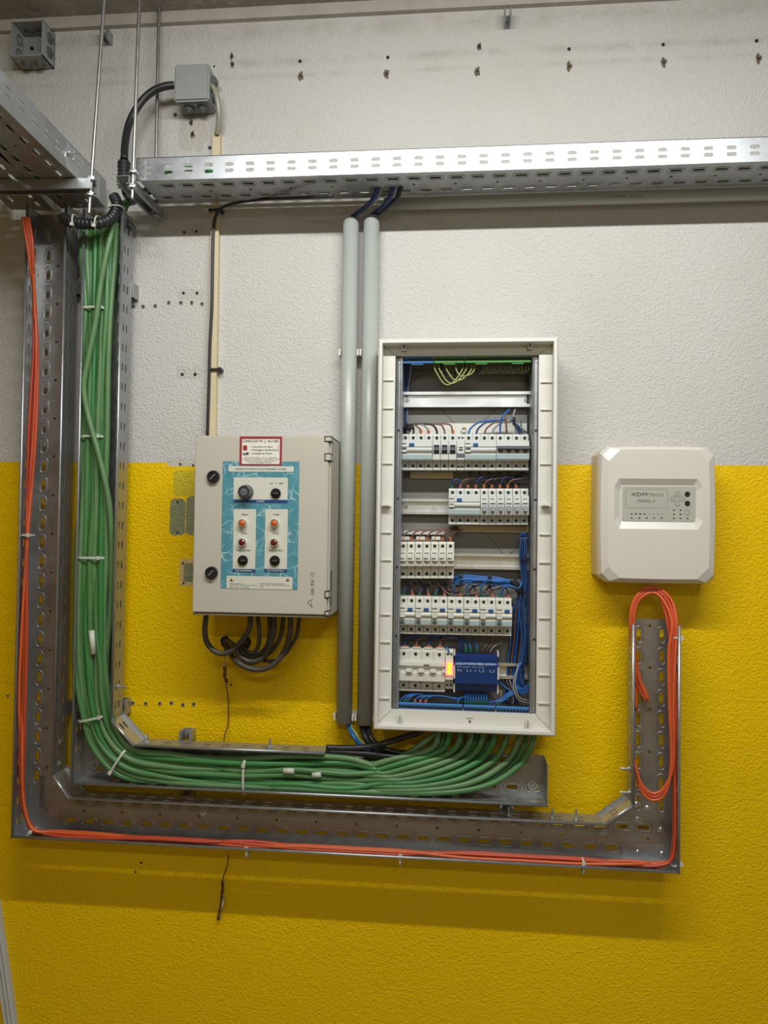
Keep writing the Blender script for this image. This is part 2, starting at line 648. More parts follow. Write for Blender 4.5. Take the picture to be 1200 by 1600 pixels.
ORD = ['first', 'second', 'third', 'fourth', 'fifth', 'sixth', 'seventh', 'eighth', 'ninth', 'tenth', 'eleventh', 'twelfth', 'thirteenth', 'fourteenth', 'fifteenth', 'sixteenth', 'seventeenth', 'eighteenth', 'nineteenth', 'twentieth']

# ================================================================== the setting
Z_WALLTOP = P(500, 29).z
Z_CEIL = P(400, 10, 0.014).z
mb = MB()
mb.box(-2.6, 2.6, -0.2, 0.0, 0.0, Z_CEIL + 0.05)
WALLM = wall_material()
tag(mb.build('wall_back', WALLM), kind='structure')
for nm, q in (('wall_left', (-2.7, -2.6, 0, 3.8)), ('wall_front', (-2.6, 2.6, 3.6, 3.8))):
    mb = MB()
    mb.box(q[0], q[1], q[2], q[3], 0, Z_CEIL + .05)
    o = tag(mb.build(nm, WALLM), kind='structure')
mb = MB()
mb.box(-2.6, 2.6, 0.0, 0.014, Z_WALLTOP, Z_CEIL + 0.002)
CONC = concrete_material()
tag(mb.build('trim_1', mat('rough_painted_beam', (172, 164, 154), 0.8, var=0.2, scale=20, bump=0.5, bscale=60)), kind='structure')
mb = MB()
mb.box(-2.6, 2.6, 0.0, 3.8, Z_CEIL, Z_CEIL + 0.15)
tag(mb.build('ceiling', CONC), kind='structure')
mb = MB()
mb.box(-2.6, 2.6, -0.2, 3.6, -0.1, 0.0)
tag(mb.build('floor', 'floor'), kind='structure')


# ================================================================== cable trays
PITCH_S = 0.0452


def side_rail(name, o, u, v, L, H, parent, m='steel', lip=0.0032, first=0.02, rows=(0.36, 0.64), sl=0.0185, sw=0.0062, lipside=1, group=None):
    """slotted side of a tray: u along, v from base to lip"""
    o, u, v = Vector(o), Vector(u).normalized(), Vector(v).normalized()
    holes = []
    s = first
    while s + sl < L:
        for q in rows:
            holes.append(stadium(s + sl / 2, H * q, sl, sw))
        s += PITCH_S
    me = plate_mesh([(0, 0), (L, 0), (L, H), (0, H)], holes, 0.0012)
    mb = MB()
    mb.add(me, frame_matrix(o, u, v))
    w = u.cross(v) * lipside
    mb.tube([o + v * H + w * lip * 0.9, o + v * H + u * L + w * lip * 0.9], lip, 10)
    return mb.build(name, m, parent)


def tray_base(name, o, u, v, L, Wd, parent, m='steel', first=0.012, rows=(0.24, 0.76), stagger=0.0, wn=1, holes_c=True, gap=None):
    """embossed tray bottom: two rows of rimmed long holes and round holes between"""
    o, u, v = Vector(o), Vector(u).normalized(), Vector(v).normalized()
    holes, rims = [], []
    for j, q in enumerate(rows):
        s = first + stagger * j * PITCH_S / 2
        while s + 0.036 < L:
            c = s + 0.018
            if not gap or not (gap[0] < c < gap[1]):
                holes.append(stadium(c, Wd * q, 0.026, 0.0085))
                rims.append(stadium(c, Wd * q, 0.037, 0.0175))
            s += PITCH_S
    s = 0.05
    while s < L - 0.01:
        if holes_c:
            holes.append(circle(s, Wd * 0.5, 0.0034))
        s += PITCH_S * 2
    me = plate_mesh([(0, 0), (L, 0), (L, Wd), (0, Wd)], holes, 0.0012)
    F = frame_matrix(o, u, v)
    mb = MB()
    mb.add(me, F)
    for r in rims:
        mb.tube([F @ Vector((x, y, 0.0006 * wn)) for x, y in r], 0.0014, 6, closed=True)
    return mb.build(name, m, parent)


def bolt(p, axis, parent, name='bolt', L=0.016, r=0.0035):
    mb = MB()
    p, axis = Vector(p), Vector(axis).normalized()
    mb.disc(p, r * 2.0, 0.0015, 16, axis)
    mb.disc(p + axis * 0.0015, r * 1.55, 0.0035, 6, axis)
    mb.disc(p + axis * 0.005, r * 0.75, L, 10, axis)
    return mb.build(name, 'steel_bright', parent)


def domed_bolt(p, axis, parent, r=0.006):
    mb = MB()
    p, axis = Vector(p), Vector(axis).normalized()
    mb.disc(p, r * 1.5, 0.0012, 18, axis)
    mb.disc(p + axis * 0.0012, r, 0.002, 18, axis, r * 0.55)
    return mb.build('bolt', 'steel_bright', parent)


DB, DF = 0.034, 0.095       # base plane and lip plane of the wall trays
UZ, UX, OUT = Vector((0, 0, 1)), Vector((1, 0, 0)), Vector((0, -1, 0))

# ---- outer tray with the orange cables
XA0 = P(29, 820, DF).x
XA1 = P(90, 820, DF).x
ZA_bot = P(540, 1337, DF).z
ZA_top = P(520, 1270, DF).z
XA2 = P(991, 1130, DF).x
XA3 = P(1063, 1170, DF).x
ZV_top = P(60, 318, DF).z
ZR_top = P(1030, 977, DF).z
cut = P(80, 1213, DF)
cut2 = P(107, 1251, DF)
cutr = P(945, 1292, DF)
cutr2 = P(990, 1260, DF)
outer = thing('cable_tray', 'outer galvanised slotted cable tray carrying the orange cables around the lower wall', 'cable tray', V(0, 0, 0))
WA = XA1 - XA0
side_rail('side_rail', V(XA0, DB, ZA_bot), UZ, OUT, ZV_top - ZA_bot, DF - DB, outer, lipside=1)
side_rail('side_rail', V(XA1, DB, cut.z), UZ, OUT, ZV_top - cut.z, DF - DB, outer, lipside=1)
side_rail('side_rail', V(XA0, DB, ZA_bot), UX, OUT, XA3 - XA0, DF - DB, outer, lipside=-1, first=0.06)
side_rail('side_rail', V(cut2.x, DB, ZA_top), UX, OUT, cutr.x - cut2.x, DF - DB, outer, lipside=-1, first=0.03)
side_rail('side_rail', V(XA3, DB, ZA_bot), UZ, OUT, ZR_top - ZA_bot, DF - DB, outer, lipside=-1)
side_rail('side_rail', V(XA2, DB, cutr2.z), UZ, OUT, ZR_top - cutr2.z, DF - DB, outer, lipside=-1)
a, b = V(XA1, DB, cut.z), V(cut2.x, DB, ZA_top)
side_rail('corner_rail', a, b - a, OUT, (b - a).length, DF - DB, outer, 'steel_bright', lipside=-1, first=0.012)
a, b = V(cutr.x, DB, ZA_top), V(XA2, DB, cutr2.z)
side_rail('corner_rail', a, b - a, OUT, (b - a).length, DF - DB, outer, 'steel_bright', lipside=-1, first=0.02)
# bases (u along the run, v across)
tray_base('tray_base', V(XA1, DB, ZA_top), UZ, -UX, ZV_top - ZA_top, WA, outer, 'steel_dull', wn=1)
HA = ZA_top - ZA_bot
tray_base('tray_base', V(XA0, DB + 0.001, ZA_bot), UX, UZ, XA3 - XA0, HA, outer, 'steel_dull', wn=1, first=0.09, stagger=1)
tray_base('tray_base', V(XA3, DB, ZA_top), UZ, -UX, ZR_top - ZA_top + 0.006, XA3 - XA2, outer, 'steel_dull', wn=1)
mb = MB()
mb.prism([V(XA1, DB + .0005, ZA_top), V(cut2.x + .01, DB + .0005, ZA_top), V(XA1, DB + .0005, cut.z + .01)], Vector((0, 0, 0)), Vector((0, -.0012, 0)))
mb.build('corner_plate', 'steel_dull', outer)
mb = MB()
mb.prism([V(XA2, DB + .0005, ZA_top), V(cutr.x - .01, DB + .0005, ZA_top), V(XA2, DB + .0005, cutr2.z + .01)], Vector((0, 0, 0)), Vector((0, -.0012, 0)))
mb.build('corner_plate', 'steel_dull', outer)
# joining plates and their bolts at the two lower corners
for (x0, x1, z0, z1) in ((P(847 + 130, 0, DB).x, P(1045, 1340, DB).x, P(1000, 1348, DB).z, P(1000, 1318, DB).z),):
    mb = MB()
    mb.box(x0, x1, DB + 0.002, DB + 0.0035, z0, z1, 0.0006)
    mb.build('joining_plate', 'steel', outer)
for q in ((996, 1331), (1032, 1296), (1034, 1333), (943, 1301), (994, 1256), (996, 1280), (1013, 1238), (941 + 70, 1262), (318, 1152 + 118)):
    domed_bolt(P(q[0], q[1], DB + 0.002), OUT, outer, 0.005)
for q in ((91, 1162), (89, 1195)):
    domed_bolt(V(XA1 + 0.0008, DB + 0.03, P(q[0], q[1], DF - 0.02).z), UX, outer, 0.005)
for q in ((863, 1273), (900, 1277), (795, 1271)):
    bolt(V(P(q[0], q[1], 0.065).x, 0.068, ZA_top + 0.001), UZ, outer)
for q in ((978, 1201), (978, 1238)):
    bolt(V(XA2 - 0.001, 0.066, P(q[0], q[1], 0.065).z), -UX, outer)
text_part('CONTRACTE', 62, 69, 1212, 1262, DB + 0.0022, 'dark_ink', outer, 'stamped_lettering', rot=True)

# ---- inner tray with the green cables
XB0 = P(119, 820, DF).x
XB1 = P(179, 820, DF).x
ZB_bot = P(480, 1243, DF).z
ZB_top = P(360, 1173, DF).z
XB3 = P(856, 1210, DF).x
ZB_vtop = P(160, 326, DF).z
cb = P(172, 1127, DF)
cb2 = P(208, 1165, DF)
xe = P(506, 1178, DF).x
inner = thing('cable_tray', 'inner galvanised slotted cable tray filled with thick green cables', 'cable tray', V(0, 0, 0))
WB = XB1 - XB0
HB = ZB_top - ZB_bot
side_rail('side_rail', V(XB0, DB, ZB_bot), UZ, OUT, ZB_vtop - ZB_bot, DF - DB, inner, lipside=1)
side_rail('side_rail', V(XB1, DB, cb.z), UZ, OUT, ZB_vtop - cb.z, DF - DB, inner, lipside=1)
side_rail('side_rail', V(XB0, DB, ZB_bot), UX, OUT, XB3 - XB0, DF - DB, inner, lipside=-1, first=0.08)
side_rail('side_rail', V(cb2.x, DB, ZB_top), UX, OUT, xe - cb2.x, DF - DB, inner, 'steel', lipside=-1, first=0.055)
a, b = V(XB1, DB, cb.z), V(cb2.x, DB, ZB_top)
side_rail('corner_rail', a, b - a, OUT, (b - a).length, DF - DB, inner, 'steel_bright', lipside=-1, first=0.014)
tray_base('tray_base', V(XB1, DB, ZB_top), UZ, -UX, ZB_vtop - ZB_top, WB, inner, 'steel_dull')
tray_base('tray_base', V(XB0, DB + 0.001, ZB_bot), UX, UZ, XB3 - XB0, HB, inner, 'steel_dull', wn=1, rows=(0.2, 0.86), stagger=1)
mb = MB()
mb.prism([V(XB1, DB + .0005, ZB_top), V(cb2.x + .01, DB + .0005, ZB_top), V(XB1, DB + .0005, cb.z + .01)], Vector((0, 0, 0)), Vector((0, -.0012, 0)))
mb.build('corner_plate', 'steel_dull', inner)
mb = MB()
mb.box(XB3 - 0.0012, XB3, DB, DF, ZB_bot, ZB_top - 0.002)
mb.build('end_plate', 'steel', inner)
for q in ((832, 1227), (147, 1195)):
    mb = MB()
    p = P(q[0], q[1], DB + 0.002)
    mb.ring(p, 0.0105, 0.0062, 0.0025, 24)
    mb.disc(p, 0.0045, 0.0035, 16)
    mb.build('bolt', 'steel_bright', inner)
bolt(V(XB1 + 0.001, 0.066, P(191, 1073, 0.065).z), UX, inner)
for q in ((230, 1155), (422, 1160)):
    bolt(V(P(q[0], q[1], 0.065).x, 0.066, ZB_top + 0.001), UZ, inner)


# ---- wall brackets holding the trays off the wall
def bracket(px, py, w, h, label, group=None):
    """short zinc channel fixed to the wall"""
    c = P(px, py, 0.02)
    t = thing('tray_bracket', label, 'bracket', V(c.x, 0, c.z), group)
    outline = [(0, 0), (w, 0), (w, 0.031), (w * 0.8, 0.031), (w * 0.8, 0.004), (w * 0.2, 0.004), (w * 0.2, 0.031), (0, 0.031)]
    mb = MB()
    pts = [V(c.x - w / 2 + u_, v_, c.z - h / 2) for u_, v_ in outline]
    mb.prism(pts, Vector((0, 0, 0)), Vector((0, 0, h)))
    mb.build('channel', 'steel', t)
    mb = MB()
    mb.disc(V(c.x, 0.004, c.z), min(w, h) * 0.22, 0.006, 6)
    mb.build('fixing_screw', 'steel_dull', t)
    return t


bracket(205, 455, 0.02, 0.034, 'zinc channel bracket beside the inner tray under the corrugated hose end')
bracket(193, 1104, 0.02, 0.034, 'zinc channel bracket beside the inner tray just above its lower corner')
bracket(292, 1148, 0.030, 0.022, 'zinc channel bracket on top of the horizontal run of the inner tray')
bracket(791, 1262, 0.030, 0.024, 'zinc channel bracket between the two trays below the distribution board')
bracket(292, 1246, 0.030, 0.022, 'zinc channel bracket between the two trays near the left corner')
bracket(112, 1106, 0.022, 0.03, 'dark channel bracket between the two vertical tray runs')
bracket(118, 450, 0.022, 0.03, 'channel bracket between the vertical trays high up')
# old fixings at the top of the wall
bracket(793, 27, 0.016, 0.03, 'small grey clip fixed on the wall just under the ceiling right of centre')
bracket(165, 55, 0.018, 0.026, 'small grey clip on the wall behind the leftmost hanging rod')

# ---- horizontal tray high on the wall
ZT = P(600, 271, 0.155).z          # its bottom
DT0, DT1 = 0.048, 0.155
XT0 = P(212, 285, DT1).x
XT1 = 1.35
HT = P(600, 235, DT1).z - ZT
upper = thing('cable_tray', 'galvanised slotted cable tray running right across the wall near the ceiling', 'cable tray', V(0, 0, 0))
side_rail('side_rail', V(XT0, DT1, ZT), UX, UZ, XT1 - XT0, HT, upper, rows=(0.34, 0.62), first=0.018, lipside=-1, sw=0.0078, sl=0.0195)
side_rail('side_rail', V(XT0, DT0, ZT), UX, UZ, XT1 - XT0, HT, upper, rows=(0.34, 0.62), first=0.018, lipside=-1)
tray_base('tray_base', V(XT0 + 0.01, DT0, ZT), UX, OUT, XT1 - XT0 - 0.01, DT1 - DT0, upper, wn=1, stagger=1)
mb = MB()
mb.box(XT0 + .0, XT0 + .022, DT1, DT1 + .0014, ZT + .002, ZT + HT - .002)
mb.build('joining_plate', 'steel_bright', upper)


# ---- two trays running from the wall towards the viewer at top left
def run_tray(pa, pb, width, d_end, label, right_rail_m='steel', first=0.01):
    """pa, pb: two points of the lower right edge seen from below"""
    A, B = PZ(pa[0], pa[1], ZT), PZ(pb[0], pb[1], ZT)
    u = (B - A).normalized()            # towards the wall
    B = A + u * ((-d_end - A.y) / u.y)
    A = B - u * 1.15
    lft = Vector((u.y, -u.x, 0)) * -1
    t = thing('cable_tray', label, 'cable tray', (0, 0, 0))
    L = (B - A).length
    side_rail('side_rail', A, u, UZ, L, HT * 1.25, t, right_rail_m, rows=(0.42, 0.66), lipside=-1, first=first)
    side_rail('side_rail', A + lft * width, u, UZ, L, HT * 1.25, t, right_rail_m, rows=(0.42, 0.66), lipside=1, first=first)
    tray_base('tray_base', A, u, lft, L, width, t, 'steel_dull', wn=-1, stagger=1)
    return t, A, B, u, lft


t1, A1, B1, U1, L1 = run_tray((0, 163), (130, 290), 0.108, 0.03, 'right one of the two slotted cable trays coming out from the wall at top left')
t2, A2, B2, U2, L2 = run_tray((-66, 165), (48, 290), 0.100, 0.02, 'left one of the two slotted cable trays coming out from the wall at top left', 'steel_dull')
# coupling plate and wing of twisted wire on the right rail
q0 = PZ(92, 262, ZT)
s0 = (q0 - A1).dot(U1)
nR = Vector((U1.y, -U1.x, 0))
mb = MB()
F = frame_matrix(A1 + U1 * s0 + nR * 0.0015, U1, UZ)
mb.add(plate_mesh([(0, 0.001), (0.16, 0.001), (0.16, HT * 1.15), (0, HT * 1.15)], [stadium(0.055, HT * 0.5, 0.0185, 0.0062), stadium(0.055, HT * 0.75, 0.0185, 0.0062)], 0.0014), F)
mb.build('joining_plate', 'steel_bright', t1)
c = A1 + U1 * (s0 + 0.012) + nR * 0.004 + UZ * HT * 0.75
mb = MB()
mb.disc(c, 0.007, 0.003, 14, nR)
mb.disc(c, 0.003, 0.02, 8, nR)
for a in (20, 140, 250):
    e = c + nR * 0.01 + (U1 * math.cos(math.radians(a)) + UZ * math.sin(math.radians(a))) * 0.02
    mb.tube(smooth_path([c + nR * 0.008, (c + e) / 2 + nR * 0.008, e], 4), 0.0012, 6)
mb.build('bolt', 'steel_bright', t1)


# dark cables lying in the right-hand tray of the pair
for k in range(5):
    off = L1 * (.015 + .018 * k) + UZ * (.010 + .009 * (k % 2))
    mb = MB()
    mb.tube([A1 + off + U1 * (1.13 * s_ / 12) + L1 * .004 * math.sin(s_ + k) for s_ in range(13)], .0085, 8)
    tag(mb.build('tray_cable', 'green_cable' if k % 2 == 0 else 'black_cable'), '%s cable lying in the right one of the two top left trays' % ('green' if k % 2 == 0 else 'black'), 'cable', '%s cables in the top left tray' % ('green' if k % 2 == 0 else 'black'))


# ---- strut channels, hanging rods
def channel(a, b, w, h, label, m='steel'):
    a, b = Vector(a), Vector(b)
    u = (b - a).normalized()
    s = u.cross(UZ).normalized()
    pts = [(-w / 2, 0), (w / 2, 0), (w / 2, -h), (w / 2 - .006, -h), (w / 2 - .006, -h + .0015), (w / 2 - .0015, -h + .0015), (w / 2 - .0015, -.0015), (-w / 2 + .0015, -.0015), (-w / 2 + .0015, -h + .0015), (-w / 2 + .006, -h + .0015), (-w / 2 + .006, -h), (-w / 2, -h)]
    mb = MB()
    mb.prism([a + s * x + UZ * z for x, z in pts], Vector((0, 0, 0)), b - a)
    return tag(mb.build('strut_channel', m), label, 'bracket')


pr = P(141, 296, 0.16)
channel(V(pr.x + 0.01, 0.165, ZT - 0.002), V(-1.4, 0.185, ZT - 0.002), 0.03, 0.022, 'horizontal galvanised channel carrying the trays at top left')
f2 = PZ(207, 291, ZT - 0.004)
b2 = PZ(253, 334, ZT - 0.004)
channel(V(f2.x, 0.19, ZT - 0.003), V(f2.x + 0.005, 0.012, ZT - 0.003), 0.03, 0.018, 'short galvanised channel under the left end of the long upper tray')


def rod(top, bot, nut_z, label):
    t = thing('threaded_rod', label, 'rod', Vector(bot))
    top, bot = Vector(top), Vector(bot)
    n = 60
    L = (top - bot).length
    mb = MB()
    N = int(L / 0.0018)
    mb.tube([bot.lerp(top, i / N) for i in range(N + 1)], lambda i: 0.0042 if i % 2 else 0.0035, 7)
    mb.build('rod', 'steel_dull', t)
    ax = (top - bot).normalized()
    for z in nut_z:
        p = bot + ax * ((z - bot.z) / ax.z)
        mb = MB()
        mb.disc(p - ax * 0.001, 0.011, 0.002, 16, ax)
        mb.disc(p + ax * 0.001, 0.0075, 0.007, 6, ax)
        mb.build('nut', 'steel_bright', t)
    return t


def extend(p, q, z):
    u = (q - p)
    return p + u * ((z - p.z) / u.z)


a, b = P(139, 334, 0.165), P(163, 0, 0.165)
rod(extend(a, b, Z_CEIL), a, (ZT - 0.034, ZT + 0.000), 'leftmost threaded rod, leaning, hanging the channel at top left')
a, b = P(206.5, 311, 0.182), P(218, 0, 0.182)
rod(extend(a, b, Z_CEIL), a, (ZT - 0.028, ZT + 0.004), 'middle threaded rod in front of the left end of the upper tray')
pt = PZ(247, 8, Z_CEIL)
a = P(242, 347, 0.03)
rod(V(pt.x, 0.03, Z_CEIL), V(a.x, 0.03, a.z), (ZT - 0.026,), 'rearmost threaded rod close to the wall behind the upper tray')


# ================================================================== cables in the trays
def cable(name, pts, r, m, label, cat='cable', group=None, n=8, seg=8):
    path = smooth_path(pts, seg)
    mb = MB()
    mb.tube(path, r, n)
    o = mb.build(name, m)
    return tag(o, label, cat, group)


def tie(name, p, along, across, hw, hd, label, group, head=1, m='tie', w=0.0024):
    """cable tie: a flat band round a bundle, across = direction over the bundle face, hd = half depth"""
    p, along, across = Vector(p), Vector(along).normalized(), Vector(across).normalized()
    nrm = OUT
    t = thing(name, label, 'cable tie', p, group)
    mb = MB()
    N = 28
    loops = [[], [], [], []]
    for k in range(N):
        a = 2 * math.pi * k / N
        ca, sa = math.cos(a), math.sin(a)
        e = 0.75
        x = hw * (abs(ca) ** e) * (1 if ca >= 0 else -1)
        y = hd * (abs(sa) ** e) * (1 if sa >= 0 else -1)
        c = p + across * x + nrm * y
        o = (across * ca + nrm * sa) * 0.0012
        loops[0].append(c - along * w)
        loops[1].append(c + o - along * w)
        loops[2].append(c + o + along * w)
        loops[3].append(c + along * w)
    R = [[mb.bm.verts.new(q) for q in l] for l in loops]
    for j in range(4):
        A, B = R[j], R[(j + 1) % 4]
        for i in range(N):
            mb.bm.faces.new([A[i], A[(i + 1) % N], B[(i + 1) % N], B[i]])
    mb.build('band', m, t)
    mb = MB()
    h = p + across * hw * 0.72 * head + nrm * (hd * 0.92)
    F = frame_matrix(h, across, along)
    mb2 = [F @ Vector(v) for v in ((-.0035, -.004, 0), (.0035, -.004, 0), (.0035, .004, 0), (-.0035, .004, 0))]
    nn = across.cross(along)
    if nn.dot(nrm) < 0:
        nn = -nn
    mb.prism(mb2, Vector((0, 0, 0)), nn * 0.004)
    mb.build('tie_head', m, t)
    return t


# stations of the green bundle: centre px, half width px across, direction across (dx, dy), mean depth
GS = [
    ((156, 348), 26, (1, 0)), ((155, 400), 25, (1, 0)), ((154, 482), 21, (1, 0)), ((151, 560), 20, (1, 0)),
    ((148, 683), 20, (1, 0)), ((146, 780), 20, (1, 0)), ((143, 870), 22, (1, 0)), ((141, 960), 23, (1, 0)), ((143, 1040), 24, (1, 0)),
    ((149, 1101), 22, (.93, -.36)), ((164, 1153), 22, (.78, -.62)), ((200, 1190), 23, (.5, -.87)), ((260, 1203), 25, (.2, -.98)),
    ((320, 1208), 25, (.05, -1)), ((383, 1212), 26, (0, -1)), ((460, 1213), 29, (0, -1)), ((540, 1216), 29, (0, -1)), ((610, 1217), 28, (0, -1))]
NG = 15
perm_noise = [[random.uniform(-1, 1) for _ in GS] for _ in range(NG)]
names = ['outermost', 'second from outside', 'third from outside', 'fourth from outside', 'fifth from outside', 'sixth from outside', 'seventh from outside', 'eighth from outside']
for i in range(NG):
    front = i < 9
    if front:
        base = -1 + 2 * i / 8.0
        dep = 0.078
    else:
        base = -0.85 + 1.7 * (i - 9) / 5.0
        dep = 0.062
    pts = []
    for j, (c, hw, ac) in enumerate(GS):
        uu = base + 0.10 * perm_noise[i][j]
        if front and i == 2 and j in (14, 15, 16):
            uu += 0.22
        if front and i == 3 and j in (14, 15, 16):
            uu -= 0.22
        if front and i in (5, 6) and j > 13:
            uu += 0.18 * (1 if i == 5 else -1)
        dd = dep + 0.004 * math.sin(i * 2.1 + j * 0.9)
        if j == 0:
            dd = 0.06 + (0.03 if front else 0.0)
        pts.append(P(c[0] + ac[0] * hw * uu, c[1] + ac[1] * hw * uu, dd))
    # each cable leaves the tray, bends up and vanishes behind the distribution board
    rank = (base + 1) / 2                       # 0 outermost (bottom), 1 innermost (top)
    xe_ = 836 - 150 * rank ** 0.9 + (random.uniform(-6, 6) if not front else 0)
    ye = 1128
    y_low = 1238 - 40 * rank
    de = 0.062 if front else 0.046
    if front:
        pts[-1] = P(610 - 30 * rank, 1240 - 44 * rank, dep)
    pts.append(P(xe_ - 140 + 30 * rank, y_low, dep - 0.002))
    pts.append(P(xe_ - 72, y_low - 12, dep - 0.004))
    pts.append(P(xe_ - 24, y_low - 43 + 20 * rank, de + 0.004))
    pts.append(P(xe_ - 4, 1160, de))
    pts.append(P(xe_, ye, de - 0.012))
    for q in pts[12:]:
        q.z = max(q.z, ZB_bot + 0.0085)
    for q in pts[:10]:
        if q.z > cb.z:
            q.x = min(q.x, XB1 - .0085)
    if i == 0:
        pts[0] = P(131, 342, 0.07)
    mm = ['green_cable', 'green_cable2', 'green_cable', 'green_cable3', 'green_cable', 'green_cable2', 'green_cable', 'green_cable3', 'green_cable2'][i % 9]
    if front:
        lab = 'thick green cable in the front layer of the bundle, %s' % ('innermost, by the inner rail' if i == 8 else (names[i]))
        cable('green_cable', pts, 0.0068, mm, lab, group='green cables in the inner tray')
    else:
        cable('green_cable', pts, 0.0066, mm, 'thick green cable lying in the rear layer of the bundle', group='green cables behind the front layer')
# the loose one that crosses over the bundle
cable('green_cable', [P(181, 338, .09), P(168, 390, .1), P(158, 440, .1), P(150, 500, .099), P(138, 560, .099), P(131, 605, .099), P(138, 650, .098), P(153, 705, .098), P(166, 760, .096), P(173, 810, .09), P(175, 880, .078), P(172, 960, .07), P(166, 1030, .07), P(170, 1090, .07), P(189, 1150, .07), P(236, 1182, .07), P(330, 1187, .07), P(420, 1195, .066), P(520, 1198, .066), P(620, 1185, .064), P(705, 1128, .045)],
      0.0068, 'green_cable2', 'loose green cable crossing diagonally over the vertical green bundle')
# strands that rise to the long upper tray and lie in it
for k in range(3):
    zc = ZT + 0.012 + 0.012 * (k % 2)
    dk = 0.075 + 0.022 * k
    cable('green_cable', [P(168 + 5 * k, 440, .06), P(176 + 4 * k, 380, .06), P(186 + 4 * k, 330, .06), V(P(200 + 3 * k, 300, .06).x, 0.062, ZT - 0.002), V(XT0 + 0.05, dk, zc + .012 * (k == 0)), V(XT0 + 0.22, dk, zc), V(0.1, dk + .006, zc), V(0.8, dk - .006, zc), V(1.3, dk, zc)],
          0.0068, 'green_cable', 'green cable climbing beside the tray corner into the long upper tray', group='green cables in the long upper tray')
cable('green_cable', [V(XT0 + 0.03, .08, ZT + HT + .0), V(P(262, 240, .08).x, .08, ZT + HT + .008), V(P(300, 240, .08).x, .08, ZT + HT + .012), V(P(350, 240, .08).x, .08, ZT + HT - .002), V(P(420, 240, .08).x, .08, ZT + .02), V(1.2, .085, ZT + .02)],
      0.006, 'green_cable3', 'bright green cable humping up above the edge of the upper tray')

for (px, py, al, ac, hw, hd, lb) in (
        (149, 484, (0, 0, 1), (1, 0, 0), .031, .022, 'uppermost'), (147, 683, (0, 0, 1), (1, 0, 0), .028, .021, 'second from the top'),
        (144, 871, (0, 0, 1), (1, 0, 0), .035, .021, 'third from the top'), (146, 1121, (.2, 0, -1), (1, 0, .24), .033, .021, 'just above the bend'),
        (187, 1189, (1, 0, -.75), (.62, 0, 1), .034, .021, 'on the bend'), (384, 1212, (1, 0, 0), (0, 0, 1), .039, .021, 'on the horizontal run')):
    c = P(px, py, 0.072)
    tie('cable_tie', c, al, ac, hw, hd, 'white nylon cable tie round the green bundle, %s' % lb, 'ties on the green bundle', head=1 if px != 187 else -1)

# paper markers on green cables
for (px, py, px2, py2, vert) in ((143, 985, 146, 1022, 1), (196 - 3, 1192 - 2, 196, 1192, 0), (443, 1204, 460, 1205, 0), (488, 1211, 502, 1210, 0)):
    p = P(px, py, 0.0865)
    q = P(px2, py2, 0.0865)
    mb = MB()
    mb.tube([p, q], 0.0062, 10)
    if (p - q).length > 0.01:
        tag(mb.build('cable_marker', 'tie'), 'pale wrap-around marker on a green cable, ' + ('on the vertical run above the bend' if vert else 'left one on the horizontal run' if px < 460 else 'right one on the horizontal run'), 'marker')

# ---- orange cables
OS = [((40, 340), 5), ((47, 380), 6), ((51, 427), 5), ((54, 470), 4), ((56, 540), 4), ((54, 600), 5), ((50, 680), 6), ((46, 750), 6), ((42, 836), 5), ((39, 920), 6), ((37, 1000), 6), ((34, 1100), 6), ((33, 1180), 6), ((35, 1240), 6), ((42, 1278), 6), ((56, 1298), 6),
      ((90, 1306), 5), ((150, 1311), 5), ((240, 1317), 5), ((320, 1323), 4), ((389, 1327), 4), ((470, 1330), 4), ((560, 1334), 4), ((626, 1340), 4), ((720, 1344), 4), ((820, 1349), 4), ((910, 1354), 4), ((985, 1356), 4), ((1030, 1353), 4), ((1049, 1342), 4), ((1054, 1310), 4), ((1055, 1240), 4), ((1055, 1140), 4), ((1052, 1050), 4)]
for i in range(4):
    pts = []
    for j, (c, hw) in enumerate(OS):
        b = (-1, -0.33, 0.33, 1)[i]
        uu = b * math.cos(j * 0.55 + (0.3 if i % 2 else 0)) * 0.9
        nx, ny = (1, 0) if j < 13 or j > 29 else ((.75, -.65) if j in (13, 14, 15, 28, 29) else (0, 1))
        q = P(c[0] + nx * hw * uu, c[1] + ny * hw * uu, 0.118 if j < 2 else (0.104 if j == 2 else 0.072 + 0.007 * ((i + j // 4) % 3)))
        if j > 3:
            q.x = min(max(q.x, XA0 + .006), XA3 - .006)
            q.z = max(q.z, ZA_bot + .0052 + .005 * ((i + j // 3) % 2))
        pts.append(q)
    if i < 2:
        pts += [P(1048 - 3 * i, 985, .08), P(1040 - 4 * i, 945, .07), P(1022, 925 - 6 * i, .06), P(1003 - 3 * i, 930 - 4 * i, .06), P(990 - 3 * i, 955, .06), P(987, 985, .062), P(990, 1050, .056), P(1000 + 2 * i, 1080, .05), P(1010 + 3 * i, 1094 - 4 * i, .05)]
    cable('orange_cable', pts, 0.0036, 'red_cable' if i % 2 else 'orange_cable', 'thin orange cable in the outer tray running right round both corners', group='orange cables in the outer tray', n=7, seg=7)
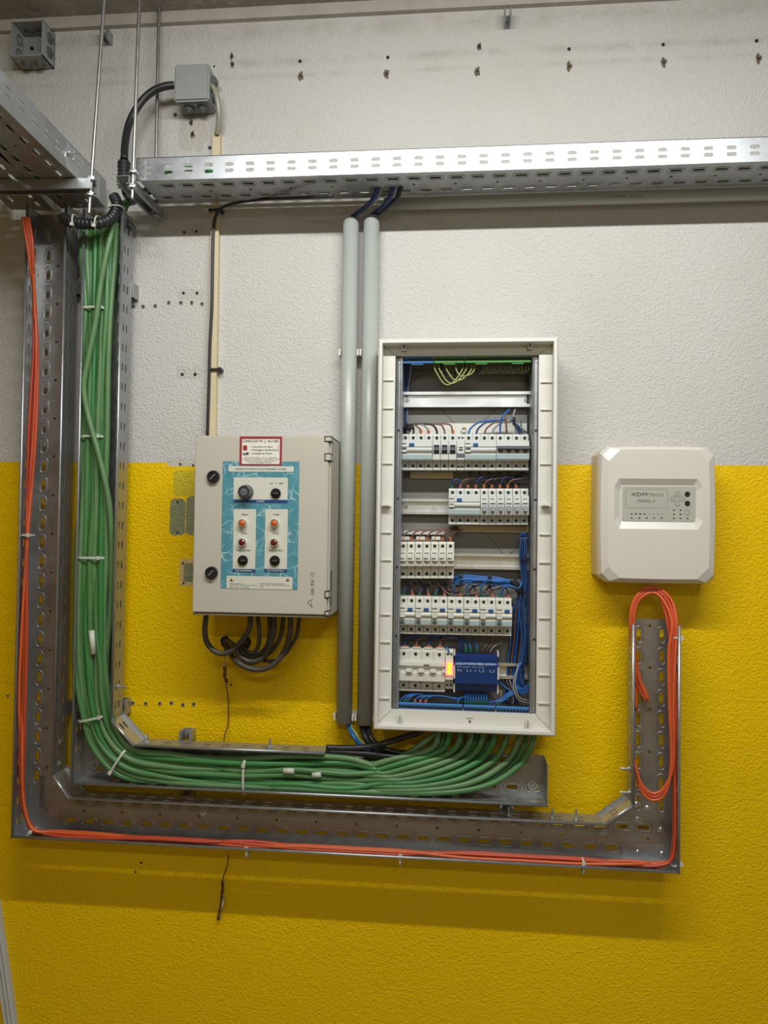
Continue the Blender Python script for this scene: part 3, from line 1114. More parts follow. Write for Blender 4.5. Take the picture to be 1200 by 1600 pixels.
# spare loops hanging in the right-hand tray
for i in range(3):
    o = (0, 5, 10)[i]
    cable('orange_cable', [P(984 + o * .1, 1165, .05), P(992 + o * .3, 1195 + o, .074), P(1002, 1225 + o, .08), P(1020, 1240 + o, .083), P(1040, 1228 + o, .086), P(1052 - o * .3, 1190, .088), P(1052 - o * .6, 1100, .09), P(1055 - o, 1020, .09), P(1057 - o * .7, 975, .088), P(1050 - o, 940 + o * .4, .076), P(1030 - o * .5, 920 + o * .7, .066), P(1008, 920 + o * .9, .064), P(990 + o * .4, 940 + o * .5, .062), P(985 + o * .5, 975, .062), P(989 + o * .4, 1040, .05), P(994, 1110, .05)],
          0.0036, ('orange_cable', 'red_cable', 'orange_cable')[i], 'orange cable looped up and down the right-hand end of the outer tray', group='spare orange loops', n=7, seg=8)
for k in range(2):
    cable('orange_cable', [P(993, 1020 + 4 * k, .05), P(998 + 2 * k, 1058 + 3 * k, .05), P(1005 + 3 * k, 1078 + k, .052), P(1012 + k, 1092 + 3 * k, .053)], 0.0033, 'orange_cable', 'cut end of an orange cable lying in the right-hand tray', group='cut orange ends', n=7)
for (px, py, al, ac, hw, lb) in ((51, 427, (0, 0, 1), (1, 0, 0), .009, 'near the top of the left run'), (44, 836, (0, 0, 1), (1, 0, 0), .012, 'half way down the left run'),
                                 (49, 1300, (1, 0, -1), (1, 0, 1), .011, 'in the lower left corner'), (388, 1328, (1, 0, 0), (0, 0, 1), .013, 'under the first third of the bottom run'),
                                 (626, 1340, (1, 0, 0), (0, 0, 1), .013, 'in the middle of the bottom run'), (910, 1352, (.9, 0, .2), (0, 0, 1), .014, 'near the right end of the bottom run'),
                                 (1055, 1347, (-.4, 0, 1), (1, 0, .4), .011, 'in the lower right corner'), (1055, 995, (0, 0, 1), (1, 0, 0), .012, 'at the top of the right-hand run')):
    tie('cable_tie', P(px, py, 0.078), al, ac, hw, .015, 'white nylon tie on the orange cables, %s' % lb, 'ties on the orange cables', w=0.0018)


# ---- black hoses and cables at top left
def corrugated(pts, r, m, label, name='corrugated_hose'):
    path = smooth_path(pts, 30)
    # resample evenly
    out, acc = [path[0]], 0
    for a, b in zip(path, path[1:]):
        L = (b - a).length
        while acc + L >= 0.0022:
            tt = (0.0022 - acc) / L
            a = a.lerp(b, tt)
            out.append(a)
            L = (b - a).length
            acc = 0
        acc += L
    mb = MB()
    mb.tube(out, lambda i: r if (i // 2) % 2 else r * 0.84, 14)
    return tag(mb.build(name, m), label, 'hose')


corrugated([P(97, 340, .12), P(112, 347, .13), P(135, 350, .135), P(160, 348, .13), P(176, 338, .115), P(183, 320, .10), P(178, 306, .09)], .0125, 'black_cable', 'black corrugated hose curling under the end of the tray at top left')
for q, al, ac, lab in ((P(118, 347, .128), (1, 0, 0), (0, 0, 1), 'left tie'), (P(153, 349, .13), (1, 0, -.2), (.2, 0, 1), 'middle tie'), (P(183, 325, .105), (.1, 0, 1), (1, 0, 0), 'right tie')):
    tie('cable_tie', q, al, ac, .0145, .0145, 'pale %s round the black corrugated hose' % lab, 'ties on the corrugated hose', head=-1, w=0.0016)
corrugated([P(194, 252, .12), P(194, 275, .12), P(195, 295, .11)], .0145, 'black_cable', 'short black corrugated sleeve on the hose left of the upper tray')
cable('black_hose', [P(272, 133, .055), P(258, 135, .06), P(240, 142, .062), P(220, 160, .065), P(203, 190, .07), P(196, 220, .09), P(194, 250, .12)], .0085, 'black_cable', 'thick black hose arching from the closed junction box down to the upper tray', cat='hose', n=14)
cable('black_hose', [P(194, 294, .11), P(198, 306, .1), P(206, 312, .1), P(209, 318, .1)], .0072, 'black_cable', 'black hose end slipping below the corrugated sleeve', cat='hose', n=12)
corrugated([P(193, 338, .05), P(197, 346, .06), P(204, 353, .065), P(209, 359, .065)], .0085, 'black_cable', 'stub of black corrugated hose at the top of the inner tray')

# ================================================================== things on the upper wall
# closed junction box
def junction_box(px0, py0, px1, py1, dep, label, open_=False):
    a, c = P(px0, py0, dep), P(px1, py1, dep)
    x0, x1, z0, z1 = a.x, c.x, c.z, a.z
    t = thing('junction_box', label, 'junction box', V((x0 + x1) / 2, 0, z0))
    mb = MB()
    if open_:
        w = 0.003
        mb.box(x0, x1, 0.0, 0.003, z0, z1)
        for q in ((x0, x0 + w, z0, z1), (x1 - w, x1, z0, z1), (x0, x1, z0, z0 + w), (x0, x1, z1 - w, z1)):
            mb.box(q[0], q[1], 0.0, dep, q[2], q[3], 0.0006)
    else:
        mb.box(x0 + .002, x1 - .002, 0.0, dep - 0.012, z0 + .002, z1 - .002, 0.003)
    mb.build('box_body', 'jb_grey', t)
    if not open_:
        mb = MB()
        mb.box(x0, x1, dep - 0.012, dep, z0, z1, 0.004)
        mb.build('lid', 'jb_grey', t)
    # stepped knock-out glands
    W_ = x1 - x0
    dm = dep * 0.45
    spots = [(V(x0 + W_ * q, dm, z0), Vector((0, 0, -1))) for q in (0.3, 0.7)] + [(V(x1, dm, z0 + (z1 - z0) * q), Vector((1, 0, 0))) for q in (0.3, 0.7)]
    for p, ax in spots:
        mb = MB()
        mb.disc(p - ax * .001, W_ * .165, .004, 20, ax)
        mb.disc(p + ax * .003, W_ * .12, .003, 20, ax)
        mb.disc(p + ax * .006, W_ * .07, .003, 20, ax)
        mb.build('knockout', 'grey_pl', t)
    if open_:
        for p, ax in ((V(x0 + W_ * .35, dm, z1 - .004), Vector((0, 0, -1))), (V(x0 + W_ * .72, dm, z1 - .004), Vector((0, 0, -1))), (V(x0 + .003, dm, z0 + (z1 - z0) * .3), Vector((1, 0, 0))), (V(x0 + .003, dm, z0 + (z1 - z0) * .7), Vector((1, 0, 0)))):
            mb = MB()
            mb.ring(p, W_ * .15, W_ * .11, .002, 20, ax)
            mb.build('knockout', 'grey_pl', t)
        mb = MB()
        for q in ((.8, .35), (.78, .5), (.3, .6)):
            mb.disc(V(x0 + W_ * q[0], .003, z0 + (z1 - z0) * q[1]), .004, .004, 12)
        mb.build('fixing_screw', 'hole', t)
    return t


junction_box(272, 100, 326, 156, 0.062, 'closed grey square junction box with the black hose on its left')
junction_box(17, 33, 66, 86, 0.055, 'open empty grey junction box in the top left corner', True)

cable('clear_hose', [P(328, 132, .04), P(336, 142, .045), P(341, 165, .04), P(342, 190, .03), P(339, 210, .016)], .0062, 'clear_tube', 'cloudy clear hose going from the closed junction box down to the cream trunking', cat='hose', n=10)

# cream trunking and the black cable clipped to it
a, b = P(338, 208, .014), P(330.5, 682, .014)
xt = (a.x + b.x) / 2
mb = MB()
hw = 0.0092
mb.prism([V(a.x - hw, .0, a.z), V(a.x + hw, .0, a.z), V(b.x + hw, .0, b.z), V(b.x - hw, .0, b.z)], Vector((0, 0, 0)), Vector((0, -.014, 0)))
trunk = tag(mb.build('trunking', 'cream'), 'narrow cream plastic trunking rising from the pump control box', 'trunking')
cable('black_cable', [P(520, 306, .11), P(470, 309, .09), P(420, 311, .06), P(380, 315, .04), P(352, 322, .025), P(338, 335, .02), P(333.5, 360, .018), P(332, 420, .018), P(331, 480, .018), P(328, 540, .018), P(326.5, 600, .018), P(324, 684, .018)],
      .0036, 'black_cable', 'thin black cable running down the left edge of the cream trunking', n=8)
for (px, py, lb) in ((334, 577, 'lower'), (335, 328, 'upper')):
    p = P(px, py, .018)
    mb = MB()
    mb.box(p.x - .014, p.x + .012, .0, .021, p.z - .0022, p.z + .0022, .0006)
    mb.box(p.x + .010, p.x + .018, .0, .022, p.z - .004, p.z + .004, .001)
    tag(mb.build('cable_clip', 'black_cable'), 'black strap clip across the cream trunking, the %s one' % lb, 'clip')

# grey pipe behind the upper tray
a = P(590, 300, .03)
b = P(1240, 305, .03)
mb = MB()
zp = P(1100, 303, .028).z
mb.tube([V(P(600, 300, .03).x, .024, zp), V(1.35, .024, zp)], .0155, 20)
pp = mb.build('pvc_pipe', 'pipe')
tag(pp, 'light grey plastic pipe lying along the wall behind the upper tray', 'pipe')
pp2 = MB()
pp2.disc(V(1.35, .024, zp), .014, .001, 12, UX)
for s, x0, x1 in (('SISTEMA', 950, 978), ('PVC-U 32', 985, 1005), ('--', 1000, 1015)):
    if s != '--':
        text_part(s, x0, x1, 305.5, 308.5, .0396, 'ink_soft', pp, 'printed_marking')
p = P(664, 310, .02)
mb = MB()
mb.box(p.x - .007, p.x + .007, 0, .03, p.z - .01, p.z + .012, .002)
tag(mb.build('pipe_clip', 'pipe'), 'grey plastic clip holding the pipe behind the upper tray', 'clip')

# two vertical conduits
def conduit(pxt, pyt, pxb, pyb, r, label):
    d = 0.006 + r
    a, b = P(pxt, pyt, d), P(pxb, pyb, d)
    x = (a.x + b.x) / 2
    mb = MB()
    n = 28
    def lp(rr, z):
        return [V(x + rr * math.cos(2 * math.pi * k / n), d + rr * math.sin(2 * math.pi * k / n), z) for k in range(n)]
    R = [[mb.bm.verts.new(p) for p in l] for l in (lp(r, b.z), lp(r, a.z), lp(r * .86, a.z), lp(r * .86, b.z))]
    for j in range(4):
        A_, B_ = R[j], R[(j + 1) % 4]
        for i in range(n):
            f = mb.bm.faces.new([A_[i], A_[(i + 1) % n], B_[(i + 1) % n], B_[i]])
            f.smooth = j in (0, 2)
    o = tag(mb.build('conduit', 'pipe'), label, 'conduit')
    return x, d, a.z, b.z


c1 = conduit(547, 343, 539, 1129, .0182, 'left one of the two fat grey vertical conduits')
c2 = conduit(581, 340, 570, 1131, .0182, 'right fat grey vertical conduit, beside the distribution board')
for (cx, cd_, zt, zb), side in ((c1, 'left'), (c2, 'right')):
    for py, where in ((551, 'upper'), (1121, 'lower')):
        z = P(560, py, .03).z
        mb = MB()
        n = 20
        def arc(rr, a0, a1, zz):
            return [V(cx + rr * math.cos(a0 + (a1 - a0) * k / n), cd_ + rr * math.sin(a0 + (a1 - a0) * k / n), zz) for k in range(n + 1)]
        outer_ = arc(.0225, math.radians(200 - 360), math.radians(20) * -1 + 0, z - .008)
        # open clip: two cheeks and a foot
        for s in (-1, 1):
            mb.box(cx + s * .0192, cx + s * .0228, .0, cd_ + .008, z - .008, z + .008, .0012)
            mb.box(cx + s * .0185, cx + s * .0228, cd_ + .006, cd_ + .011, z - .008, z + .008, .0014)
        mb.box(cx - .0228, cx + .0228, 0, .005, z - .008, z + .008)
        tag(mb.build('conduit_clip', 'white_pl'), 'pale snap clip holding the %s conduit at its %s end' % (side, where), 'clip')

# blue and black cables entering the conduits
for k, (x0, y0, x1, y1, m, lb) in enumerate(((556, 346, 588, 306, 'dblue_wire', 'dark blue cable dropping into the left conduit'), (560, 346, 594, 306, 'grey_wire', 'grey cable beside the dark blue one at the left conduit'),
                                             (590, 345, 624, 306, 'black_cable', 'black cable dropping into the right conduit'), (586, 345, 612, 306, 'dblue_wire', 'dark blue cable dropping into the right conduit'))):
    r = .0052 if m != 'grey_wire' else .003
    cx = c1[0] if k < 2 else c2[0]
    off = (-.004, .006, .006, -.006)[k]
    zt = (c1 if k < 2 else c2)[2]
    cable('supply_cable', [V(cx + off, .024, zt - .06), V(cx + off, .024, zt - .004), P((x0 + x1) / 2 - 2, (y0 + y1) / 2 - 2, .045), P(x1 - 4, y1 + 4, .075), V(P(x1 + 14, 290, .09).x, .10, ZT + .012), V(P(x1 + 80, 290, .09).x, .11, ZT + .012)], r, m, lb, n=10)
for k, (m, r, pts, lb) in enumerate((
        ('blue_wire', .0046, [(544, 1112), (545, 1134), (552, 1150), (563, 1164), (578, 1174), (600, 1182), (640, 1186)], 'blue cable leaving the bottom of the left conduit'),
        ('gy_wire', .003, [(548, 1112), (549, 1134), (556, 1146), (566, 1160), (590, 1170), (630, 1176)], 'yellow-green wire leaving the bottom of the left conduit'),
        ('black_cable', .0068, [(566, 1110), (566, 1134), (571, 1152), (585, 1172), (610, 1186), (640, 1192), (690, 1186)], 'left black cable leaving the bottom of the right conduit'),
        ('black_cable', .0062, [(573, 1110), (574, 1134), (581, 1155), (600, 1170), (640, 1178), (690, 1176)], 'right black cable leaving the bottom of the right conduit'),
        ('black_cable', .0066, [(510, 1168), (540, 1169), (575, 1167), (605, 1160), (630, 1152), (655, 1144), (672, 1128)], 'black cable rising to the board from the end of the inner tray rail'),
        ('black_cable', .0056, [(512, 1174), (550, 1176), (580, 1178), (620, 1182), (660, 1180)], 'black cable lying along the top edge of the inner tray'))):
    ds = .024 if k < 4 else .07
    cable('supply_cable', [P(x, y, (ds if i < 2 else .05) if k < 4 else (.07 if i < 4 else .05)) for i, (x, y) in enumerate(pts)], r, m, lb, n=10)

# ================================================================== pump control box
DBX = 0.15
a, c = P(303, 681, DBX), P(514, 963, DBX)
bx0, bx1, bz1, bz0 = P(302, 820, DBX).x, P(515, 820, DBX).x, P(410, 680, DBX).z, P(410, 964, DBX).z
pump = thing('pump_control_box', 'warm grey pump control cabinet with a blue water-print label and round locks', 'control box', V((bx0 + bx1) / 2, 0, bz0))
mb = MB()
w = 0.004
mb.box(bx0, bx1, 0.0, 0.004, bz0, bz1)
for q in ((bx0, bx0 + w, bz0, bz1), (bx1 - w, bx1, bz0, bz1), (bx0, bx1, bz0, bz0 + w), (bx0, bx1, bz1 - w, bz1)):
    mb.box(q[0], q[1], 0.0, 0.142, q[2], q[3], 0.001)
mb.build('box_body', 'box_grey', pump)
mb = MB()
mb.box(bx0 + .001, bx1 - .004, 0.136, DBX, bz0 + .0065, bz1 - .004, 0.0022)
door = mb.build('door', 'box_grey', pump)
mb = MB()
mb.box(bx0 + .003, bx1 - .006, 0.10, 0.1355, bz0 + .004, bz1 - .0035)
mb.build('door_seal', 'hole', pump)
for py0, py1 in ((682, 690), (709, 720), (924, 934), (955, 962)):
    p0, p1 = P(508, py0, DBX), P(514, py1, DBX)
    mb = MB()
    mb.box(p0.x - .0012, bx1, 0.12, DBX + .0006, p1.z - .001, p0.z + .001)
    h = mb.build('hinge_recess', 'hole', pump)
    mb = MB()
    mb.box(p0.x, bx1 + .0006, 0.12, DBX + .0014, p1.z + .0004, p0.z - .0004, .001)
    mb.build('hinge', 'box_grey', pump)
for px, py in ((334, 745), (331, 895)):
    p = P(px, py, DBX)
    mb = MB()
    mb.disc(p, .0138, .006, 32, OUT, .0128)
    mb.ring(p + OUT * .006, .0128, .0092, .0016, 32)
    lk = mb.build('lock', 'dark_pl', pump)
    mb = MB()
    F = frame_matrix(p + OUT * .006, Vector((.7, 0, .7)), Vector((-.7, 0, .7)))
    mb.prism([F @ Vector(v) for v in ((-.008, -.0017, 0), (.008, -.0017, 0), (.008, .0017, 0), (-.008, .0017, 0))], Vector((0, 0, 0)), OUT * .0022)
    mb.build('lock_slot', 'grey_pl', lk)


def flat(px0, py0, px1, py1, d, t, m, name, parent, r=0.0015):
    a_, c_ = P(px0, (py0 + py1) / 2, d), P(px1, (py0 + py1) / 2, d)
    z1, z0 = P((px0 + px1) / 2, py0, d).z, P((px0 + px1) / 2, py1, d).z
    me = plate_mesh(rrect(a_.x, z0, c_.x, z1, r), [], t)
    mb = MB()
    mb.add(me, face(0, d + t / 2, 0))
    return mb.build(name, m, parent)


D1 = DBX
lab = flat(346.5, 721, 466.5, 920.5, D1, .0006, 'water', 'label_plate', pump, .0006)
D2 = D1 + .0006
for q in ((357, 728.5, 459, 737), (365, 746, 449.5, 782), (364.5, 795.5, 399.5, 892), (414, 795.5, 449, 892), (354, 900.5, 457, 920.3)):
    flat(*q, D2, .0004, 'panel_white', 'printed_field', pump, .0022)
for q in ((365, 780.8, 449.5, 785.6), (363.7, 889, 399, 894), (413.3, 889, 448.6, 894)):
    flat(*q, D2, .0008, 'navy', 'printed_band', pump, .0006)
D3 = D2 + .0005
for s, x0, x1, y0, y1 in (('QUADRO AUTOMÁTICO 2 ELECTROBOMBAS + ALARME', 368, 447, 731.3, 734.2), ('AUT', 422, 427, 754, 756.4), ('0', 431.5, 433, 754, 756.4), ('MAN', 436, 442.5, 754, 756.4),
                          ('ORDEM', 377.5, 387, 803, 805), ('ORDEM', 427, 436.5, 803, 805), ('AVARIA', 377, 386, 832.4, 834.4), ('AVARIA', 426.5, 435.5, 832.4, 834.4),
                          ('AUT', 370.5, 376, 859, 861.2), ('0', 380.5, 382, 859, 861.2), ('MAN', 384.5, 391, 859, 861.2), ('AUT', 420, 425.5, 859, 861.2), ('0', 430, 431.5, 859, 861.2), ('MAN', 434, 441, 859, 861.2),
                          ('ATENÇÃO: desligar a corrente', 359, 382, 911.2, 912.6), ('antes de abrir a porta do quadro eléctrico', 359, 402, 913.6, 915), ('Não tocar nos bornes', 359, 389, 916.6, 918),
                          ('Verificar o sentido de rotação das bombas', 406, 444, 911.2, 912.6), ('antes de ligar em modo automático', 406, 452, 913.6, 915), ('Manter', 406, 412, 916, 917.2)):
    text_part(s, x0, x1, y0, y1, D3, 'ink', pump)
D4 = D2 + .0009
for s, x0, x1, y0, y1 in (('ALARME', 401, 413, 782, 784.6), ('ELECTROBOMBA 1', 368, 395, 890.4, 892.8), ('ELECTROBOMBA 2', 417.5, 444.5, 890.4, 892.8)):
    text_part(s, x0, x1, y0, y1, D4, 'paper', pump)
for px in (361.5, 449.5):
    mb = MB()
    cpt = P(px, 906, D3)
    R3 = .0042
    mb.prism([cpt + V(-R3, 0, -R3 * .75) - V(0, 0, 0), cpt + V(R3, 0, -R3 * .75), cpt + V(0, 0, R3 * .95)], Vector((0, 0, 0)), OUT * .0003)
    wt = mb.build('warning_triangle', 'warn', pump)
# supplier sticker
stk = flat(374.5, 682, 440.5, 727.5, D1 + .0006, .0004, 'sticker_red', 'sticker', pump, .0008)
flat(378, 686, 437, 725, D1 + .001, .0003, 'paper', 'sticker_field', stk, .0018)
DS = D1 + .0014
text_part('CARLOS M. J. ALVES', 379.5, 435.5, 687.2, 692.2, DS, 'ink', stk)
for s, x1, y0, y1 in (('• Captações de Água', 426, 696.3, 699.6), ('• Montagem de Bombas', 433, 701.6, 705), ('• Limpeza de Poços', 425, 707, 710.4)):
    text_part(s, 391.5, x1, y0, y1, DS, 'dark_ink', stk)
for s, x0, x1, y0, y1 in (('Avenida Principal, nº 12 - r/c  Apartado', 382, 433, 714.2, 715.8), ('2860-274 ALHOS VEDROS  MARGEM DO TEJO', 379.6, 436, 716.8, 718.4), ('Telefone 212 04 25 43 - Fax 21 202 48 16', 383, 432, 719.4, 721), ('E-mail: geral@bombas.pt', 389, 425, 722, 723.6)):
    text_part(s, x0, x1, y0, y1, DS, 'dark_ink', stk)
# small red tank and dark pump pictures, side rule
p = P(383, 700, DS)
mb = MB()
mb.add(plate_mesh(rrect(p.x - .0045, p.z - .0056, p.x + .0045, p.z + .0056, .0025), [], .0003), face(0, DS, 0))
mb.build('tank_picture', 'sticker_red', stk)
p = P(384, 709, DS)
mb = MB()
mb.box(p.x - .006, p.x - .0035, DS, DS + .0002, p.z - .003, p.z + .002)
mb.box(p.x - .003, p.x + .0005, DS, DS + .0002, p.z - .003, p.z + .001)
mb.add(plate_mesh(circle(p.x + .0035, p.z + .0004, .0032, 14), [], .0003), face(0, DS, 0))
mb.build('pump_picture', 'dark_ink', stk)
p = P(434.6, 702, DS)
mb = MB()
mb.box(p.x - .0004, p.x + .0004, DS, DS + .0002, p.z - .006, p.z + .008)
mb.build('side_rule', 'ink', stk)

# siren, lamps and switches
p = P(385, 769, D2)
mb = MB()
mb.disc(p, .0158, .004, 32)
mb.disc(p + OUT * .004, .0148, .004, 8)
mb.disc(p + OUT * .008, .0142, .012, 36, OUT, .0130)
buz = mb.build('buzzer', 'grey_pl', pump)
q = p + OUT * .020
mb = MB()
for k in range(8):
    a_ = 2 * math.pi * k / 8 + .2
    u = Vector((math.cos(a_), 0, math.sin(a_)))
    v_ = Vector((-math.sin(a_), 0, math.cos(a_)))
    mb.prism([q + u * .0072 - v_ * .0022, q + u * .0098 - v_ * .0030, q + u * .0098 + v_ * .0030, q + u * .0072 + v_ * .0022], Vector((0, 0, 0)), OUT * .0003)
mb.disc(q, .0012, .0005, 10)
mb.build('sound_slot', 'hole', buz)
mb = MB()
mb.ring(q, .0122, .0106, .0006, 36)
mb.build('trim_ring', 'dark_pl', buz)


def selector(px, py):
    p = P(px, py, D2)
    mb = MB()
    mb.ring(p, .0108, .0086, .004, 30)
    s = mb.build('selector_switch', 'dark_pl', pump)
    mb = MB()
    mb.disc(p, .0086, .006, 30, OUT, .0078)
    mb.box(p.x - .0075, p.x + .0075, D2 + .006, D2 + .011, p.z - .0022, p.z + .0022, .001)
    mb.build('switch_lever', 'dark_pl', s)
    text_part('AUTO', px - 4, px + 4, py - 1.2, py + 1.2, D2 + .0112, 'keyink', s)


selector(431.3, 771)
selector(379.8, 875.6)
selector(429.8, 876)


def pilot(px, py, lens, lb):
    p = P(px, py, D2)
    mb = MB()
    mb.disc(p, .0086, .003, 30)
    mb.ring(p + OUT * .003, .0086, .0066, .007, 30)
    s = mb.build('pilot_lamp', 'chrome', pump)
    tag(s, lb)
    mb = MB()
    mb.disc(p + OUT * .003, .0066, .0065, 24, OUT, .0062)
    mb.disc(p + OUT * .0095, .0062, .002, 24, OUT, .003)
    mb.build('lens', lens, s)


pilot(380, 817.5, 'amber_lens', 'amber pilot lamp in a chrome ring')
pilot(430, 817.5, 'amber_lens', 'amber pilot lamp in a chrome ring')
pilot(379.8, 847.5, 'red_lens', 'dark red pilot lamp in a chrome ring')
pilot(429.6, 847.8, 'red_lens', 'dark red pilot lamp in a chrome ring')
# moulded marks low on the door
text_part('ABB  IP65  CE', 485.5, 491, 894, 930, DBX, 'ink_soft', pump, rot=True)
p = P(485, 942, DBX)
mb = MB()
for s in (-1, 1):
    mb.tube([p + V(-.006, 0.0003, 0), p + V(.005, 0.0003, s * .009)], .0007, 6)
mb.tube([p + V(.002, 0.0003, -.0055), p + V(.002, .0003, .0055)], .0006, 6)
mb.build('moulded_emblem', 'ink_soft', pump)
# rating sticker on the side
za, zb = P(520, 892, .13).z, P(520, 948, .13).z
mb = MB()
mb.box(bx1, bx1 + .0005, .108, .132, zb, za)
mb.build('rating_sticker', 'ink_soft', pump)

# black cables under the box, gathered into two holes in the wall
hole_mb = MB()
holes_at = (P(352, 1003, 0), P(385, 1004, 0))
for k, h in enumerate(holes_at):
    mb = MB()
    mb.add(plate_mesh([(h.x + (.011 + .001 * math.sin(3 * a_)) * math.cos(a_), h.z + (.014 + .001 * math.cos(5 * a_)) * math.sin(a_)) for a_ in [2 * math.pi * j / 22 for j in range(22)]], [], .001), face(0, .0006, 0))
    tag(mb.build('wall_hole', 'hole'), 'ragged dark hole in the yellow wall, %s of the two under the pump box' % ('left' if k == 0 else 'right'), 'hole')
LOOPS = [
    ([(323, 964), (320, 985), (324, 1005), (336, 1018), (350, 1021), (366, 1013), (382, 996), (390, 980), (391, 962)], .006, .085, 'leftmost cable loop under the pump control box, crossing in front of the others'),
    ([(401, 962), (405, 985), (404, 1008), (396, 1020), (386, 1017), (380, 1008), (386, 1003)], .0045, .07, 'thin short cable loop dropping left of centre under the pump box'),
    ([(420, 962), (422, 985), (418, 1008), (404, 1023), (388, 1025), (377, 1016), (380, 1004), (386, 1002)], .0055, .062, 'inner black cable loop going to the right wall hole'),
    ([(428, 962), (427, 988), (419, 1015), (404, 1031), (388, 1033), (373, 1023), (366, 1010), (358, 1003), (352, 1001)], .0062, .072, 'thick black cable loop, third smallest, under the pump box'),
    ([(443, 962), (440, 988), (430, 1010), (415, 1025), (396, 1036), (380, 1031), (364, 1012), (354, 1004)], .0048, .055, 'medium cable loop, second from the outside'),
    ([(454, 962), (453, 990), (444, 1018), (428, 1038), (408, 1046), (388, 1044), (370, 1034), (359, 1020), (352, 1004)], .0062, .078, 'outermost and lowest thick cable loop under the pump box'),
    ([(469, 962), (464, 990), (454, 1010), (442, 1025), (428, 1033), (412, 1032), (398, 1026)], .0045, .05, 'rightmost cable under the pump box, joining the lowest loop')]
for pts, r, d, lb in LOOPS:
    n_ = len(pts)
    P3 = []
    for i, (x, y) in enumerate(pts):
        dd = d if i < n_ - 2 else (.02 if 'crossing' not in lb and 'joining' not in lb else d)
        if i == n_ - 1 and dd == .02:
            dd = .001
        P3.append(P(x, y, dd))
    top = P3[0].copy()
    P3[0] = V(top.x, d, bz0 + .006)
    cable('black_cable', P3, r, 'dusty_black', lb, n=10)

# thin dangling wires with frayed joints
cable('dangling_wire', [P(350, 1006, .01), P(352, 1030, .09), P(351, 1050, .09), P(353, 1068, .06), P(356, 1085, .03), P(357, 1110, .012), P(356.5, 1132, .01), P(352, 1145, .03), P(350, 1158, .05)], .0014, 'rust', 'thin rusty wire hanging from the wall hole down to the inner tray', cat='wire')
mb = MB()
mb.tube(smooth_path([P(350, 1040, .092), P(352, 1048, .07), P(351, 1057, .05), P(354, 1065, .035)], 6), lambda i: .0022 + .0022 * abs(math.sin(i * .45)), 8)
tag(mb.build('wire_joint', 'black_cable'), 'lump of black tape round the rusty wire under the pump box', 'tape')
cable('dangling_wire', [P(357, 1336, .02), P(355, 1352, .018), P(349, 1370, .016), P(347, 1385, .014), P(346, 1400, .012), P(342, 1430, .008)], .0013, 'rust', 'thin wire sticking out of the wall below the outer tray', cat='wire')
mb = MB()
mb.tube(smooth_path([P(347, 1376, .014), P(348, 1388, .014), P(346, 1400, .014), P(348, 1410, .013), P(344, 1420, .011), P(341, 1436, .006)], 5), lambda i: .0016 + .0022 * abs(math.sin(i * .7)), 8)
tag(mb.build('frayed_wire_end', 'rust'), 'frayed rusty end of the thin wire on the lower yellow wall', 'wire end')
mb = MB()
mb.tube([P(349.5, 1403, .016), P(346.5, 1421, .016)], .0022, 7)
tag(mb.build('wire_sleeve', 'cream'), 'short cream sleeve beside the frayed wire end', 'sleeve')

# slanting trunking at bottom left
a, b = P(-4, 1408, .012), P(29, 1640, .012)
u = (b - a).normalized()
s = Vector((u.z, 0, -u.x)) * -1
mb = MB()
wdt = .026
prof = [(0, 0), (wdt, 0), (wdt, .012), (wdt * .8, .015), (wdt * .62, .012), (wdt * .45, .015), (wdt * .25, .012), (0, .014)]
b2_ = b + u * .75 * 0
mb.prism([a - s * 0 + s * x + OUT * (y - .012) for x, y in [(p_[0] - wdt, p_[1]) for p_ in prof]], Vector((0, 0, 0)), (b - a) * 2.2)
tag(mb.build('trunking', 'paint_white'), 'ribbed off-white trunking slanting down the wall at the bottom left corner', 'trunking')

# ================================================================== fire panel
DX0, DX1 = .048, .090
fp_c = P(1022, 806, .05)
fire = thing('alarm_control_panel', 'ivory plastic alarm control panel with keypad, mounted above the right-hand tray', 'control panel', V(fp_c.x, 0, fp_c.z - .14))


def octo(px0, py0, px1, py1, ch, d, bulge=0.0):
    """outline with cut corners, ch in px"""
    pts = []
    raw = [(px0 + ch, py0), (px1 - ch, py0), (px1, py0 + ch), (px1, py1 - ch), (px1 - ch, py1), (px0 + ch, py1), (px0, py1 - ch), (px0, py0 + ch)]
    for i in range(8):
        A_, B_ = raw[i], raw[(i + 1) % 8]
        for k in range(4):
            t_ = k / 4
            x, y = A_[0] + (B_[0] - A_[0]) * t_, A_[1] + (B_[1] - A_[1]) * t_
            s_ = 4 * t_ * (1 - t_)
            if i == 2:
                x += bulge * s_
            if i == 6:
                x -= bulge * s_
            if i == 0:
                y -= bulge * s_ * .4
            if i == 4:
                y += bulge * s_ * .4
            pts.append(P(x, y, d))
    return pts


def world_octo(x0, x1, z0, z1, ch, d, bul=0.0, m=6):
    raw = [(x0 + ch, z1), (x1 - ch, z1), (x1, z1 - ch), (x1, z0 + ch), (x1 - ch, z0), (x0 + ch, z0), (x0, z0 + ch), (x0, z1 - ch)]
    pts = []
    for i in range(8):
        A_, B_ = raw[i], raw[(i + 1) % 8]
        for k in range(m):
            t_ = k / m
            x, z = A_[0] + (B_[0] - A_[0]) * t_, A_[1] + (B_[1] - A_[1]) * t_
            s_ = 4 * t_ * (1 - t_) * bul
            x += s_ if i == 2 else (-s_ if i == 6 else 0)
            z += s_ * .5 if i == 0 else (-s_ * .5 if i == 4 else 0)
            pts.append(V(x, d, z))
    return pts


